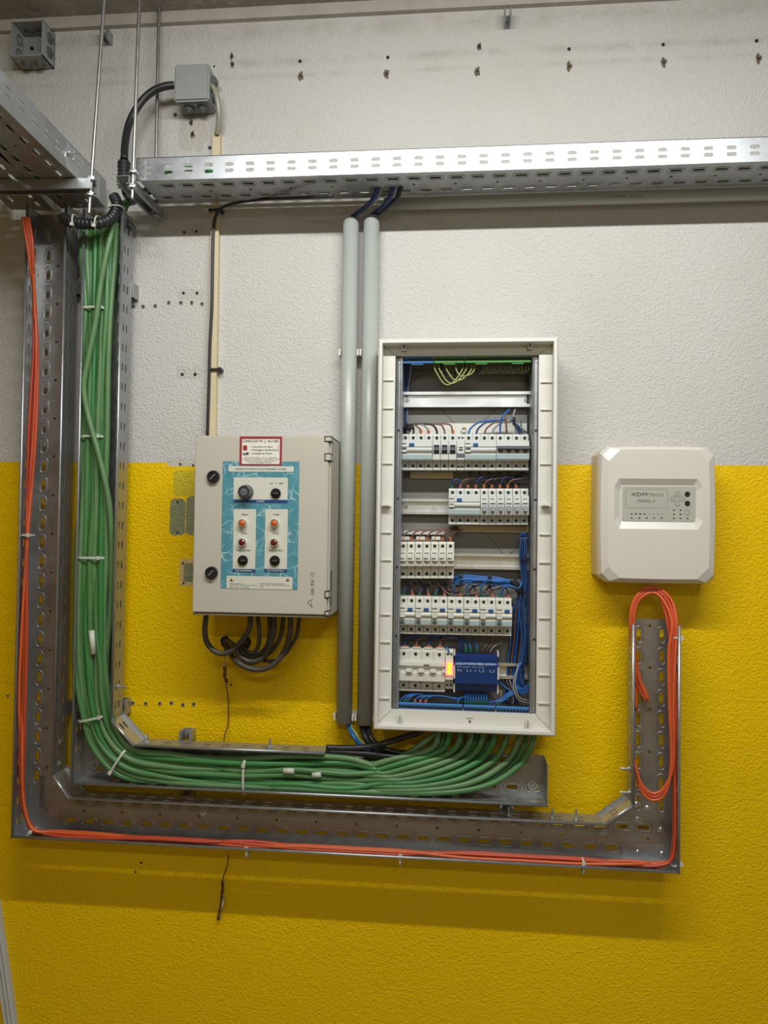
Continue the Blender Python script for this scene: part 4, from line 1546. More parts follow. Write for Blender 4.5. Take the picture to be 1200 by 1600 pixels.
fx0, fx1 = P(937, 806, DX1 - .012).x, P(1117, 806, DX1 - .012).x
fz1, fz0 = P(1030, 698, DX1 - .012).z, P(1030, 911, DX1 - .012).z
mb = MB()
mb.loft([world_octo(fx0 - .003, fx1 + .002, fz0 + .002, fz1 - .002, .012, 0, .002), world_octo(fx0 + .0005, fx1 - .002, fz0 + .002, fz1 - .002, .013, DX0, .002)])
mb.build('back_case', 'cover_back', fire)
# front cover with a recessed band across it
mb = MB()
yk0, yk1 = P(1030, 758, DX1).z, P(1030, 815, DX1).z       # recess
yb0, yb1 = P(1030, 748, DX1).z, P(1030, 827, DX1).z
xin0, xin1 = P(970, 786, DX1).x, P(1088, 786, DX1).x
xb0, xb1 = P(960, 786, DX1).x, P(1098, 786, DX1).x
L0 = world_octo(fx0, fx1, fz0, fz1, .014, DX0, .003)
L1 = world_octo(fx0, fx1, fz0, fz1, .014, DX1 - .018, .003)
L2 = world_octo(fx0 + .004, fx1 - .004, fz0 + .003, fz1 - .003, .016, DX1 - .008, .003)
xf0, xf1 = P(968, 800, DX1).x, P(1092, 800, DX1).x
zf1_, zf0_ = P(1030, 712, DX1).z, P(1030, 893, DX1).z
ring_outer = L2
R = []
for lp in (L0, L1, L2):
    R.append([mb.bm.verts.new(p) for p in lp])
for A_, B_ in zip(R, R[1:]):
    for i in range(len(A_)):
        mb.bm.faces.new([A_[i], A_[(i + 1) % len(A_)], B_[(i + 1) % len(A_)], B_[i]])
# raised front field: a loop with the same count, then the recess loops
L3 = world_octo(fx0 + .016, fx1 - .016, fz0 + .010, fz1 - .008, .024, DX1, .002)
R3_ = [mb.bm.verts.new(p) for p in L3]
for i in range(len(R3_)):
    j = (i + 1) % len(R3_)
    mb.bm.faces.new([R[-1][i], R[-1][j], R3_[j], R3_[i]])
nL = len(L3)


def hexloop(x0, x1, zt, zb, pt, d):
    """elongated hexagon resampled to nL points following the octagon's order"""
    raw = [(x0 + pt, zt), (x1 - pt, zt), (x1, zt - (zt - zb) * .16), (x1, zb + (zt - zb) * .16), (x1 - pt, zb), (x0 + pt, zb), (x0, zb + (zt - zb) * .16), (x0, zt - (zt - zb) * .16)]
    pts = []
    for i in range(8):
        A_, B_ = raw[i], raw[(i + 1) % 8]
        for k in range(6):
            t_ = k / 6
            pts.append(V(A_[0] + (B_[0] - A_[0]) * t_, d, A_[1] + (B_[1] - A_[1]) * t_))
    return pts


H0 = [mb.bm.verts.new(p) for p in hexloop(xb0, xb1, yb0, yb1, .010, DX1)]
H1 = [mb.bm.verts.new(p) for p in hexloop(xin0, xin1, yk0, yk1, .003, DX1 - .008)]
for A_, B_ in ((R3_, H0), (H0, H1)):
    for i in range(nL):
        j = (i + 1) % nL
        mb.bm.faces.new([A_[i], A_[j], B_[j], B_[i]])
mb.bm.faces.new(H1)
mb.build('front_cover', 'cover', fire)
# corner ribs fading into the face
DK = DX1 - .008
kp = flat(972, 760, 1086.5, 814.5, DK, .0012, 'keypad', 'keypad_plate', fire, .003)
DKs = DK + .0013
a_, c_ = P(977.5, 764, DKs), P(1043, 794, DKs)
mb = MB()
lp = rrect(a_.x, c_.z, c_.x, a_.z, .002)
mb.tube([V(x, DKs, z) for x, z in lp], .00035, 4, closed=True)
mb.build('display_border', 'keyink', kp)
text_part('XDM', 986, 1011, 769.5, 775, DKs, 'dark_ink', kp)
text_part('TECH', 1012.5, 1036, 771, 775, DKs, 'keyink', kp)
text_part('FP8000L-4', 996, 1023.5, 780.5, 785, DKs, 'keyink', kp)
for px, py, s, m in ((1058.5, 772, '▲', 0), (1051.5, 779.2, '◀', 0), (1065.5, 779, '▶', 0), (1058, 786.4, '▼', 0), (1073.8, 772, '', 1), (1073.8, 786.4, '', 1), (1073.5, 800.6, '', 0)):
    p = P(px, py, DKs)
    mb = MB()
    if m:
        mb.disc(p, .0053, .0016, 24)
        bt = mb.build('round_button', 'dark_pl', kp)
        mb = MB()
        mb.ring(p + OUT * .0016, .0026, .0019, .0002, 16)
        mb.build('button_mark', 'keypad', bt) if False else mb.bm.free()
    else:
        mb.ring(p, .0053, .0046, .0005, 24)
        mb.disc(p, .0046, .0003, 24)
        bt = mb.build('round_button', 'keypad', kp)
        mb2 = MB()
        mb2.ring(p + OUT * .0005, .0053, .0048, .0002, 24)
        mb2.build('button_ring', 'keyink', kp) if False else mb2.bm.free()
        # printed rim and arrow as a flat mark
        mb3 = MB()
        mb3.tube([p + OUT * .0006 + Vector((math.cos(t_), 0, math.sin(t_))) * .0051 for t_ in [2 * math.pi * k / 20 for k in range(20)]], .00035, 4, closed=True)
        if s:
            dx, dz = {'▲': (0, 1), '▼': (0, -1), '◀': (-1, 0), '▶': (1, 0)}[s]
            e, f = Vector((dx, 0, dz)), Vector((-dz, 0, dx))
            mb3.prism([p + OUT * .0004 + e * .0016, p + OUT * .0004 - e * .001 + f * .0014, p + OUT * .0004 - e * .001 - f * .0014], Vector((0, 0, 0)), OUT * .0003)
        mb3.build('button_print', 'keyink', kp)
for px, py in [(987, 802.9), (993.7, 802.9), (1000.5, 802.9), (1007.2, 802.9), (987, 809.4), (999, 809.4), (1010.5, 809.4), (1022, 809.4), (1034, 809.4),
               (1053, 797), (1063.4, 797), (1053, 803.5), (1063.4, 803.5), (1053, 809.8), (1063.4, 809.8), (1073.8, 809.9)]:
    p = P(px, py, DKs)
    mb = MB()
    mb.add(plate_mesh(stadium(p.x, p.z, .0040, .0024), [], .0006), face(0, DKs, 0))
    mb.build('indicator_light', 'hole', kp)
for k in range(4):
    p = P(1014.5 + 6.8 * k, 803, DKs)
    mb = MB()
    lp = stadium(p.x, p.z, .0040, .0026)
    mb.tube([V(x, DKs, z) for x, z in lp], .00025, 4, closed=True)
    mb.build('indicator_outline', 'keyink', kp)

# ================================================================== distribution board
board = thing('distribution_board', 'open white distribution board with rows of circuit breakers and loose wiring', 'electrical panel', V(P(726, 1150, .1).x, 0, P(726, 1150, .1).z))
DFR = .115
ox0, ox1 = P(586, 836, DFR).x, P(871.5, 836, DFR).x
oz1, oz0 = P(730, 527, DFR).z, P(730, 1147, DFR).z
DW = .086           # wing plane
wx0, wx1 = P(614.5, 836, DW).x, P(840, 836, DW).x
wz1, wz0 = P(726, 555, DW).z, P(726, 1113, DW).z
rim = .011
mb = MB()
# rim: a bevelled ring
lo = [(ox0, oz0), (ox1, oz0), (ox1, oz1), (ox0, oz1)]


def rloop(ins, d):
    return [V(ox0 + ins, d, oz0 + ins), V(ox1 - ins, d, oz0 + ins), V(ox1 - ins, d, oz1 - ins), V(ox0 + ins, d, oz1 - ins)]


loops = [rloop(.004, .0), rloop(0, DFR - .012), rloop(.0015, DFR - .004), rloop(.0045, DFR), rloop(rim - .001, DFR), rloop(rim, DFR - .002), rloop(rim, DW)]
R = [[mb.bm.verts.new(p) for p in l] for l in loops]
for A_, B_ in zip(R, R[1:]):
    for i in range(4):
        mb.bm.faces.new([A_[i], A_[(i + 1) % 4], B_[(i + 1) % 4], B_[i]])
inn = [mb.bm.verts.new(V(x, DW, z)) for x, z in ((wx0, wz0), (wx1, wz0), (wx1, wz1), (wx0, wz1))]
inn2 = [mb.bm.verts.new(V(x, DW - .03, z)) for x, z in ((wx0, wz0), (wx1, wz0), (wx1, wz1), (wx0, wz1))]
for A_, B_ in ((R[-1], inn), (inn, inn2)):
    for i in range(4):
        mb.bm.faces.new([A_[i], A_[(i + 1) % 4], B_[(i + 1) % 4], B_[i]])
frame = mb.build('frame', 'white_pl', board)
# raised ribs on both wings, corner seams
for side in (0, 1):
    for k, py in enumerate(([594, 638, 681, 724, 832, 875, 917, 960, 1003, 1046, 1091] if side == 0 else [597, 640, 682, 725, 835, 879, 922, 966, 1011, 1055, 1099])):
        z = P(600 if side == 0 else 850, py, DW + .003).z
        xa, xb_ = (ox0 + rim + .001, wx0 - .004) if side == 0 else (wx1 + .004, ox1 - rim - .001)
        mb = MB()
        mb.box(xa, xb_, DW, DW + .004, z - .0009, z + .0009)
        mb.build('wing_rib', 'white_pl', frame)
for (px, py) in ((604, 790), (852, 790)):
    p = P(px, py, DW)
    mb = MB()
    mb.box(p.x - .009, p.x + .009, DW, DW + .014, p.z - .0015, p.z + .001)
    mb.box(p.x - .004, p.x + .004, DW, DW + .018, p.z - .001, p.z + .005, .0005)
    mb.build('cover_catch', 'white_pl', frame)
for (px, py, big) in ((632, 545, 0), (827, 543, 0), (625.5, 1123, 1), (823.5, 1131, 1)):
    p = P(px, py, DW)
    mb = MB()
    hh = .010 if big else .006
    for s_ in (-1, 1):
        mb.box(p.x + s_ * .0028 - .001, p.x + s_ * .0028 + .001, DW, DW + .014, p.z - hh, p.z + hh)
    mb.box(p.x - .0038, p.x + .0038, DW, DW + .012, p.z - hh, p.z - hh + .003)
    mb.build('screw_socket', 'white_pl', frame)
for a_, b_ in (((ox0 + rim, oz0 + rim), (wx0, wz0)), ((ox1 - rim, oz0 + rim), (wx1, wz0)), ((ox1 - rim, oz1 - rim), (wx1, wz1)), ((ox0 + rim, oz1 - rim), (wx0, wz1))):
    mb = MB()
    mb.tube([V(a_[0], DW + .0002, a_[1]), V(b_[0], DW + .0002, b_[1])], .0004, 4)
    mb.build('mitre_seam', 'inner_grey', frame)
text_part('ABERTO', 729, 739.5, 1121.5, 1123.3, DW + .0004, 'dark_ink', frame)
p = P(734, 1128, DW + .0004)
mb = MB()
mb.prism([p + V(-.003, 0, .003), p + V(.003, 0, .003), p + V(0, 0, -.004)], Vector((0, 0, 0)), OUT * .0003)
mb.build('arrow_mark', 'dark_ink', frame)
# case: back and sides
mb = MB()
bx0_, bx1_ = wx0 - .006, wx1 + .006
mb.box(bx0_, bx1_, 0, .003, wz0 - .01, wz1 + .01)
back = mb.build('back_plate', 'inner_grey', board)
mb = MB()
for q in ((bx0_, bx0_ + .002, wz0 - .01, wz1 + .01), (bx1_ - .002, bx1_, wz0 - .01, wz1 + .01), (bx0_, bx1_, wz1 + .008, wz1 + .01), (bx0_, bx1_, wz0 - .01, wz0 - .008)):
    mb.box(q[0], q[1], .003, DW - .002, q[2], q[3])
mb.build('case_sides', 'inner_grey', board)
# moulded cross lines and flaps on the back
for (x0, y0, x1, y1) in ((700, 555, 640, 600), (740, 560, 812, 625), (690, 640, 725, 675), (775, 640, 735, 675), (760, 835, 790, 870), (828, 840, 790, 870), (640, 700, 820, 700), (628, 580, 800, 582)):
    mb = MB()
    mb.tube([P(x0, y0, .0036), P(x1, y1, .0036)], .0007, 5)
    mb.build('moulded_line', 'inner_grey', back)
for (x0, y0, x1, y1) in ((640, 661, 826, 690), (641, 737, 708, 747.5), (714, 821, 828, 832.5), (631, 829, 695, 836)):
    p0, p1 = P(x0, y0, .01), P(x1, y1, .01)
    mb = MB()
    mb.box(p0.x, p1.x, .003, .012 if y0 > 700 else .006, p1.z, p0.z, .0006)
    mb.build('label_strip', 'white_pl' if y0 in (661, 829) else 'cream', board)
p = P(725, 671, .008)
mb = MB()
mb.ring(p, .0065, .005, .004, 20)
mb.build('moulded_ring', 'white_pl', board)
# uprights
for (xa, xb_) in ((P(618, 836, .075).x - .002, P(628, 700, .07).x), (P(829.5, 836, .07).x, P(840.5, 836, .075).x + .002)):
    mb = MB()
    prof = [(xa, .0), (xa, .078), (xa + .003, .080), (xa + .005, .074), (xb_ - .006, .074), (xb_ - .004, .080), (xb_, .078), (xb_, .0)]
    mb.prism([V(x, d, wz0 + .002) for x, d in prof], Vector((0, 0, 0)), Vector((0, 0, wz1 - wz0 - .004)))
    upr = mb.build('upright', 'steel', board)
    for k in range(6):
        z = wz1 - .012 - (wz1 - wz0 - .02) * k / 5
        mb = MB()
        mb.disc(V((xa + xb_) / 2, .074, z), .0024, .0014, 12)
        mb.build('upright_screw', 'steel_bright' if k in (0, 5) else 'hole', upr)
# DIN rails
RX0, RX1 = P(628, 700, .03).x, P(829, 700, .03).x
for k, (pc, px) in enumerate(((625, 730), (706, 730), (791.5, 660), (877, 760), (960.5, 808), (1047.5, 800))):
    z = P(px, pc, .012).z
    h = .0175
    mb = MB()
    prof = [(.0095, h), (.0105, h), (.0105, h - .0055), (.004, h - .0065), (.004, -h + .0065), (.0105, -h + .0055), (.0105, -h), (.0095, -h)]
    prof = [(.020, h), (.0215, h), (.0215, h * .62), (.0135, h * .58), (.0135, -h * .58), (.0215, -h * .62), (.0215, -h), (.020, -h), (.020, -h * .7), (.012, -h * .68), (.012, h * .68), (.020, h * .7)]
    mb.prism([V(RX0, d, z + zz) for d, zz in prof], Vector((0, 0, 0)), Vector((RX1 - RX0, 0, 0)))
    rl = mb.build('din_rail', 'rail', board)
    if k in (0, 2):
        for xx in (RX0 + .01, RX1 - .01):
            mb = MB()
            mb.disc(V(xx, .0135, z), .0045, .003, 8)
            mb.build('rail_screw', 'steel_dull', rl)

# ------------------------------------------------------------------ modular devices on the rails
DSH, DNO = .048, .066       # shoulder and nose planes
MODW = .0176


def dev_frame(px0, px1, pytop, pybot):
    x0, x1 = P(px0, (pytop + pybot) / 2, DSH).x, P(px1, (pytop + pybot) / 2, DSH).x
    z1, z0 = P((px0 + px1) / 2, pytop, DSH).z, P((px0 + px1) / 2, pybot, DSH).z
    return x0, x1, z0, z1


def device(name, label, cat, fr, poles, kind, group, body='breaker', bottom_lip=True):
    x0, x1, z0, z1 = fr
    H = z1 - z0
    def zf(f):
        return z1 - H * f
    t = thing(name, label, cat, V((x0 + x1) / 2, .022, (z0 + z1) / 2), group)
    n0, n1 = .205, .745
    if kind == 'mcb_row3':
        n0, n1 = .27, .66
    if kind == 'main':
        n0, n1 = .26, .73
    prof = [(.024, zf(0)), (DSH - .006, zf(0)), (DSH - .001, zf(.02)), (DSH, zf(.05)), (DSH, zf(n0)), (DNO - .004, zf(n0 + .005)), (DNO - .001, zf(n0 + .02))]
    if kind in ('rcd', 'rcbo'):
        prof += [(DNO, zf(.375)), (DNO - .003, zf(.38)), (DNO - .003, zf(.395)), (DNO + .001, zf(.40)), (DNO + .0035, zf(.44)), (DNO + .0035, zf(.48)), (DNO + .001, zf(.52)), (DNO - .003, zf(.53)), (DNO - .003, zf(.545))]
    elif kind == 'main':
        prof += [(DNO, zf(.36)), (DNO - .007, zf(.40)), (DNO - .007, zf(.52)), (DNO, zf(.54))]
    else:
        prof += [(DNO, zf(.36)), (DNO, zf(.54))]
    prof += [(DNO, zf(.56)), (DNO, zf(n1 - .02)), (DNO - .002, zf(n1)), (DSH, zf(n1 + .005)), (DSH - .002, zf(.93)), (DSH + .0035, zf(.935)), (DSH + .0035, zf(.99)), (DSH - .002, zf(1)), (.024, zf(1))]
    mb = MB()
    g = .0005
    mb.prism([V(x0 + g, d, z) for d, z in prof], Vector((0, 0, 0)), Vector((x1 - x0 - 2 * g, 0, 0)))
    mb.build('body', body, t)
    pw = (x1 - x0) / poles
    # terminal screws, top and bottom
    scr = None
    if kind not in ('relay', 'lamp'):
        for i in range(poles):
            for f, dd in ((.115, DSH), (.87, DSH - .0018)):
                p = V(x0 + pw * (i + .5), dd, zf(f))
                if scr is None:
                    mb = MB()
                    mb.disc((0, 0, 0), .0034, .0007, 16)
                    mb.ring(OUT * .0007, .0034, .0027, .0004, 16)
                    scr = mb.build('terminal_screw', 'hole', t)
                    scr.location = p - t.location
                else:
                    c = scr.copy()
                    COL.objects.link(c)
                    c.parent = t
                    c.location = p - t.location
        if poles > 1:
            for i in range(poles - 1):
                mb = MB()
                xx = x0 + pw * (i + 1)
                mb.box(xx - .00025, xx + .00025, .03, DSH + .0004, zf(n0 - .002), zf(0))
                mb.box(xx - .0003, xx + .0003, .03, DSH + .0038, zf(1.002), zf(n1 + .02))
                mb.build('pole_joint', 'grey_pl', t)
    else:
        for f in (.11, .90):
            for s in (-.22, .22):
                mb = MB()
                mb.disc(V((x0 + x1) / 2 + (x1 - x0) * s, DSH if f < .5 else DSH - .0015, zf(f)), .0022, .0008, 14)
                mb.build('terminal_screw', 'hole', t)
    if kind in ('rcd', 'rcbo'):
        mb = MB()
        mb.box(x0 + .0004, x1 - .0004, DNO, DNO + .0008, zf(n1 - .03), zf(.60), .0003)
        mb.build('label_cover', 'clearlabel', t)
        bw = pw
        bx = x0 + (1.06 if kind == 'rcd' else 1.05) * bw
        mb = MB()
        mb.box(bx, bx + bw * .62, DNO - .002, DNO + .003, zf(.365), zf(.285), .0008)
        mb.build('test_button', 'blue_btn', t)
        mb = MB()
        mb.box(x0 + .0014, x0 + .0014 + bw * .62, DNO, DNO + .0004, zf(.305), zf(.285))
        mb.build('rating_print', 'dark_ink', t)
        mb = MB()
        lx = x0 + .0012
        mb.box(lx, lx + bw * .68, DNO - .004, DNO + .0042, zf(.535), zf(.395), .0006)
        lv = mb.build('lever_frame', body, t)
        mb = MB()
        if kind == 'rcd':
            mb.box(lx + .001, lx + bw * .66, DNO + .003, DNO + .0065, zf(.45), zf(.40), .0008)
            mb.build('lever', 'toggle_grey' if group != 'second row' else 'breaker', t)
        else:
            mb.box(lx + .001, lx + bw * .62, DNO + .002, DNO + .010, zf(.66), zf(.59), .0012)
            mb.build('lever', 'toggle_grey', t)
    if kind == 'mcb':
        cx = (x0 + x1) / 2
        mb = MB()
        mb.box(cx - pw * .33, cx + pw * .33, DNO - .001, DNO + .0008, zf(.57), zf(.33), .0004)
        mb.build('lever_recess', 'dark_pl', t)
        mb = MB()
        mb.box(cx - pw * .29, cx + pw * .29, DNO, DNO + .009, zf(.50), zf(.40), .0014)
        mb.build('lever', 'toggle_grey', t)
        for s in (-1, 1):
            mb = MB()
            mb.box(cx + s * pw * .40 - .0008, cx + s * pw * .40 + .0008, DNO, DNO + .003, zf(.56), zf(.34), .0005)
            mb.build('lever_guard', body, t)
    if kind == 'mcb_grey':
        cx = (x0 + x1) / 2
        mb = MB()
        mb.box(cx - pw * .38, cx + pw * .38, DNO, DNO + .004, zf(.55), zf(.40), .0006)
        mb.build('lever_guard', body, t)
        mb = MB()
        mb.box(cx - pw * .3, cx + pw * .3, DNO + .004, DNO + .0046, zf(.44), zf(.415))
        mb.build('lever_recess', 'dark_pl', t)
        mb = MB()
        mb.box(cx - pw * .29, cx + pw * .29, DNO + .001, DNO + .012, zf(.65), zf(.48), .002)
        mb.build('lever', 'toggle_light', t)
        mb = MB()
        mb.box(cx - pw * .25, cx + pw * .2, DNO, DNO + .0004, zf(.31), zf(.29))
        mb.build('rating_print', 'keyink', t)
    if kind == 'mcb_row3':
        cx = (x0 + x1) / 2
        mb = MB()
        mb.box(cx - pw * .34, cx + pw * .2, DNO - .001, DNO + .0006, zf(.53), zf(.44))
        mb.build('lever_recess', 'dark_pl', t)
        mb = MB()
        mb.box(cx - pw * .3, cx + pw * .42, DNO, DNO + .008, zf(.52), zf(.47), .0012)
        mb.build('lever', body, t)
        mb = MB()
        mb.box(cx - pw * .3, cx + pw * .3, DNO, DNO + .0004, zf(.31), zf(.29))
        mb.build('rating_print', 'keyink', t)
        mb = MB()
        mb.box(x0 + .0003, x1 - .0003, DNO, DNO + .0012, zf(n1 - .015), zf(.56), .0003)
        mb.build('label_cover', body, t)
    if kind == 'mcb4':
        mb = MB()
        mb.box(x0 + .0003, x1 - .0002, DNO, DNO + .0012, zf(n1 - .03), zf(.58), .0003)
        mb.build('label_cover', 'clearlabel', t)
        mb = MB()
        mb.box(x0 + .0004, x1 + .0015, DNO + .003, DNO + .010, zf(.46), zf(.365), .0015)
        mb.build('lever_bar', 'toggle_grey', t)
        for i in range(poles):
            mb = MB()
            cx = x0 + pw * (i + .5)
            mb.box(cx - pw * .25, cx + pw * .25, DNO - .001, DNO + .003, zf(.535), zf(.46), .0006)
            mb.build('lever', 'dark_pl', t)
    if kind == 'main':
        mb = MB()
        mb.box(x0 + .0003, x1 - .0003, DNO, DNO + .001, zf(n1 - .01), zf(.585), .0003)
        mb.build('label_cover', body, t)
        for i in range(poles + 1):
            cx = x0 + pw * (i if 0 < i < poles else (.12 if i == 0 else poles - .12))
            hw = pw * (.26 if 0 < i < poles else .12)
            mb = MB()
            mb.box(cx - hw, cx + hw, DNO - .006, DNO + .008, zf(.515), zf(.43), .0015)
            mb.build('lever', 'white_pl', t)
        for i in range(poles):
            mb = MB()
            mb.box(x0 + pw * (i + .2), x0 + pw * (i + .9), .026, DSH - .002, zf(0), zf(-.035), .0008)
            mb.build('terminal_clamp', body, t)
        mb = MB()
        mb.box(x0 + pw * 2.2, x0 + pw * 2.7, DNO, DNO + .0008, zf(.35), zf(.33))
        mb.build('handle_mark', 'dark_pl', t)
    if kind == 'relay':
        cx = (x0 + x1) / 2
        for f0, f1 in ((.39, .41), (.445, .475)):
            mb = MB()
            mb.box(cx - pw * .22, cx + pw * .25, DNO, DNO + .001, zf(f1), zf(f0))
            mb.build('lever_recess', 'dark_pl', t)
        mb = MB()
        mb.box(x0 + .0004, x1 - .0004, DNO, DNO + .0016, zf(.66), zf(.56))
        mb.build('relay_window', 'toggle_grey', t)
    if kind == 'lamp':
        mb = MB()
        mb.box(x0 + .0008, x1 - .0006, DNO, DNO + .003, zf(.62), zf(.27), .0008)
        mb.build('lamp_housing', 'lamp_red', t)
        for i, f in enumerate((.335, .425, .53)):
            mb = MB()
            p = V((x0 + x1) / 2, DNO + .003, zf(f))
            mb.disc(p, .0046, .003, 18, OUT, .003)
            mb.build('lamp_dome', 'lamp_on', t)
    return t


M['toggle_light'] = mat('light_grey_toggle', (150, 156, 162), 0.4)
COLS = {}

# first row
device('residual_current_breaker', 'wide breaker with a blue button at the left end of the first breaker row', 'circuit breaker', dev_frame(627.2, 676, 677.5, 735), 4, 'rcd', 'first row')
for i in range(3):
    device('circuit_breaker', 'single breaker with dark lever in the first row, %s of the three' % ('left', 'middle', 'right')[i], 'circuit breaker', dev_frame(676 + 12.5 * i, 688.5 + 12.5 * i, 677.7, 735), 1, 'mcb', 'single breakers in the first row')
device('relay_module', 'narrow relay module in the middle of the first breaker row', 'relay', dev_frame(713.5, 726, 677.8, 735), 1, 'relay', None)
device('residual_current_breaker', 'wide breaker with a blue button right of the narrow module in the first row', 'circuit breaker', dev_frame(726, 775, 677.8, 735), 4, 'rcd', 'first row')
device('circuit_breaker', 'four-pole breaker with one long grey lever bar at the right end of the first row', 'circuit breaker', dev_frame(775, 826, 678, 735), 4, 'mcb4', None)
# second row
device('residual_current_breaker', 'wide breaker with a blue button at the left end of the second row', 'circuit breaker', dev_frame(700.7, 750, 763, 820), 4, 'rcd', 'second row')
for i in range(6):
    device('circuit_breaker', 'single breaker with light grey lever in the second row, %s from the left of six' % ORD[i], 'circuit breaker', dev_frame(750 + 12.6 * i, 762.6 + 12.6 * i, 763, 820.5), 1, 'mcb_grey', 'single breakers in the second row')
# third row
for i in range(7):
    device('circuit_breaker', 'small breaker with white lever in the third row, %s from the left of seven' % ORD[i], 'circuit breaker', dev_frame(624 + 12.25 * i, 636.25 + 12.25 * i, 846.5, 904), 1, 'mcb_row3', 'single breakers in the third row', 'breaker2')
# fourth row
for i in range(7):
    device('residual_current_breaker', 'double-width breaker with small blue button in the fourth row, %s from the left of seven' % ORD[i], 'circuit breaker', dev_frame(624.3 + 25 * i, 649.3 + 25 * i, 931.5 + .5 * i, 990.5 + .5 * i), 2, 'rcbo', 'breakers with blue buttons in the fourth row', 'breaker2')
# fifth row
device('main_switch', 'four-pole main switch with white lever tabs at the left of the bottom row', 'circuit breaker', dev_frame(621.5, 695.6, 1014.5, 1080), 4, 'main', None, 'breaker2')
device('signal_lamp', 'narrow module with glowing amber lamps left of the dark blue block', 'signal lamp', dev_frame(695.7, 708.5, 1015.5, 1076), 1, 'lamp', None, 'breaker2')

# distribution block under a clear blue cover
x0, x1, z0, z1 = dev_frame(709.5, 778.5, 1021, 1078)
t = thing('distribution_block', 'dark blue transparent-covered distribution block at the right of the bottom row', 'terminal block', V((x0 + x1) / 2, .022, (z0 + z1) / 2))
mb = MB()
mb.box(x0 + .003, x1 - .003, .024, .046, z0 + .004, z1 - .004, .001)
mb.build('block_body', 'blue_inner', t)
mb = MB()
H = z1 - z0
prof = [(.052, z1), (.0535, z1), (.0535, z1 - H * .24), (.0705, z1 - H * .27), (.0705, z0 + H * .22), (.0575, z0 + H * .18), (.0575, z0), (.056, z0), (.056, z0 + H * .20), (.069, z0 + H * .24), (.069, z1 - H * .285), (.052, z1 - H * .26)]
mb.prism([V(x0 + .001, d, z) for d, z in prof], Vector((0, 0, 0)), Vector((x1 - x0 - .002, 0, 0)))
mb.build('cover', 'smoke_blue', t)
for xx in (x0, x1 - .0018):
    for za, zb in ((z1 - .004, z1 + .006), (z0 + H * .35, z0 + H * .68), (z0 - .004, z0 + H * .18)):
        mb = MB()
        mb.box(xx - .001, xx + .002, .03, .062 if zb > z1 or za < z0 else .073, za, zb, .0006)
        mb.build('side_clip', 'white_pl', t)
for r_, (f, n_, m_) in enumerate(((.14, 9, 'hole'), (.40, 13, 'chrome'), (.60, 9, 'chrome'), (.86, 9, 'hole'))):
    for i in range(n_):
        mb = MB()
        p = V(x0 + (x1 - x0) * (i + .7) / (n_ + .4), .046, z1 - H * f)
        mb.disc(p, .0028 if m_ == 'hole' else .0026, .002 if m_ == 'hole' else .012, 10)
        mb.build('terminal_screw', m_, t)
for s, xa, xb, ya, yb in (('125A  400V  IEC 60947', 714, 774, 1036, 1039.5), ('N   L1 + L2   L3', 715, 773, 1046, 1050), ('SOL 25mm²  STR 16mm²', 714, 758, 1041.2, 1043.4)):
    text_part(s, xa, xb, ya, yb, .0709, 'clearlabel', t)


# terminal strips
def strip(px0, py0, px1, py1, n, m, label, hgt=11):
    d = .074
    A, B = P(px0, py0, d), P(px1, py1, d)
    z = (A.z + B.z) / 2
    h = hgt * 1.64 / FPX
    t = thing('terminal_strip', label, 'terminal strip', V((A.x + B.x) / 2, .05, z), 'terminal strips in the distribution board')
    slope = (B.z - A.z) / (B.x - A.x)
    u = Vector((B.x - A.x, 0, B.z - A.z)).normalized()
    w_ = Vector((0, 0, 1))
    mb = MB()
    mb.prism([V(A.x + .0006, dd, A.z + zz) for dd, zz in [(.067, h / 2), (d - .002, h / 2), (d, h / 2 - .002), (d, -h / 2 + .001), (d - .001, -h / 2), (.067, -h / 2)]], Vector((0, 0, 0)), u * ((B - A).length - .0012))
    mb.build('strip_body', m, t)
    first = None
    L = (B - A).length
    for i in range(n):
        p = A + u * (L * (i + .6) / (n + .2)) + OUT * .0
        if first is None:
            mb = MB()
            mb.disc((0, 0, 0), .0032, .0005, 12)
            first = mb.build('terminal_screw', 'hole', t)
            first.location = p - t.location
        else:
            c = first.copy()
            COL.objects.link(c)
            c.parent = t
            c.location = p - t.location
    for f in ((.5,) if n < 14 else (.25, .8)):
        mb = MB()
        c = A + u * L * f
        mb.box(c.x - .013, c.x + .013, .067, d - .001, c.z - h / 2 - .003, c.z - h / 2, .0008)
        if py0 < 700:
            mb.build('strip_foot', m, t)
        else:
            mb.bm.free()
    return t


strip(627.5, 562.5, 677, 562, 10, 'blue_term', 'bright blue terminal strip at the top left of the board')
strip(677.5, 562, 726, 561.5, 10, 'green_term', 'shorter green terminal strip, left one at the top of the board')
strip(726.5, 561.5, 830, 560.5, 23, 'green_term', 'longer green terminal strip, right one at the top of the board')
strip(620.8, 1103.5, 723, 1107.5, 22, 'blue_term', 'longest blue terminal strip at the bottom left of the board', 12)
strip(724, 1107.6, 774, 1109.5, 11, 'blue_term', 'middle blue terminal strip at the bottom of the board', 12)
strip(775, 1109.6, 827, 1112, 10, 'blue_term', 'right blue terminal strip at the bottom of the board', 12)


# ------------------------------------------------------------------ wires in the board
def wire(pts, r, m, label, group, ferrule=None, fer_at=0, fl=.009):
    """pts: (px, py, depth)"""
    P3 = [P(*p) for p in pts]
    t = thing('wire', label, 'wire', P3[0], group)
    mb = MB()
    path = smooth_path(P3, 6)
    mb.tube(path, r, 6)
    mb.build('insulation', m, t)
    if ferrule:
        e = P3[0] if fer_at == 0 else P3[-1]
        n = (path[1] - path[0]).normalized() if fer_at == 0 else (path[-2] - path[-1]).normalized()
        mb = MB()
        mb.disc(e, r * 1.15, fl, 10, n, r * 1.9)
        mb.build('ferrule', ferrule, t)
    return t


G = 'wires above the first breaker row'
WZ = .030
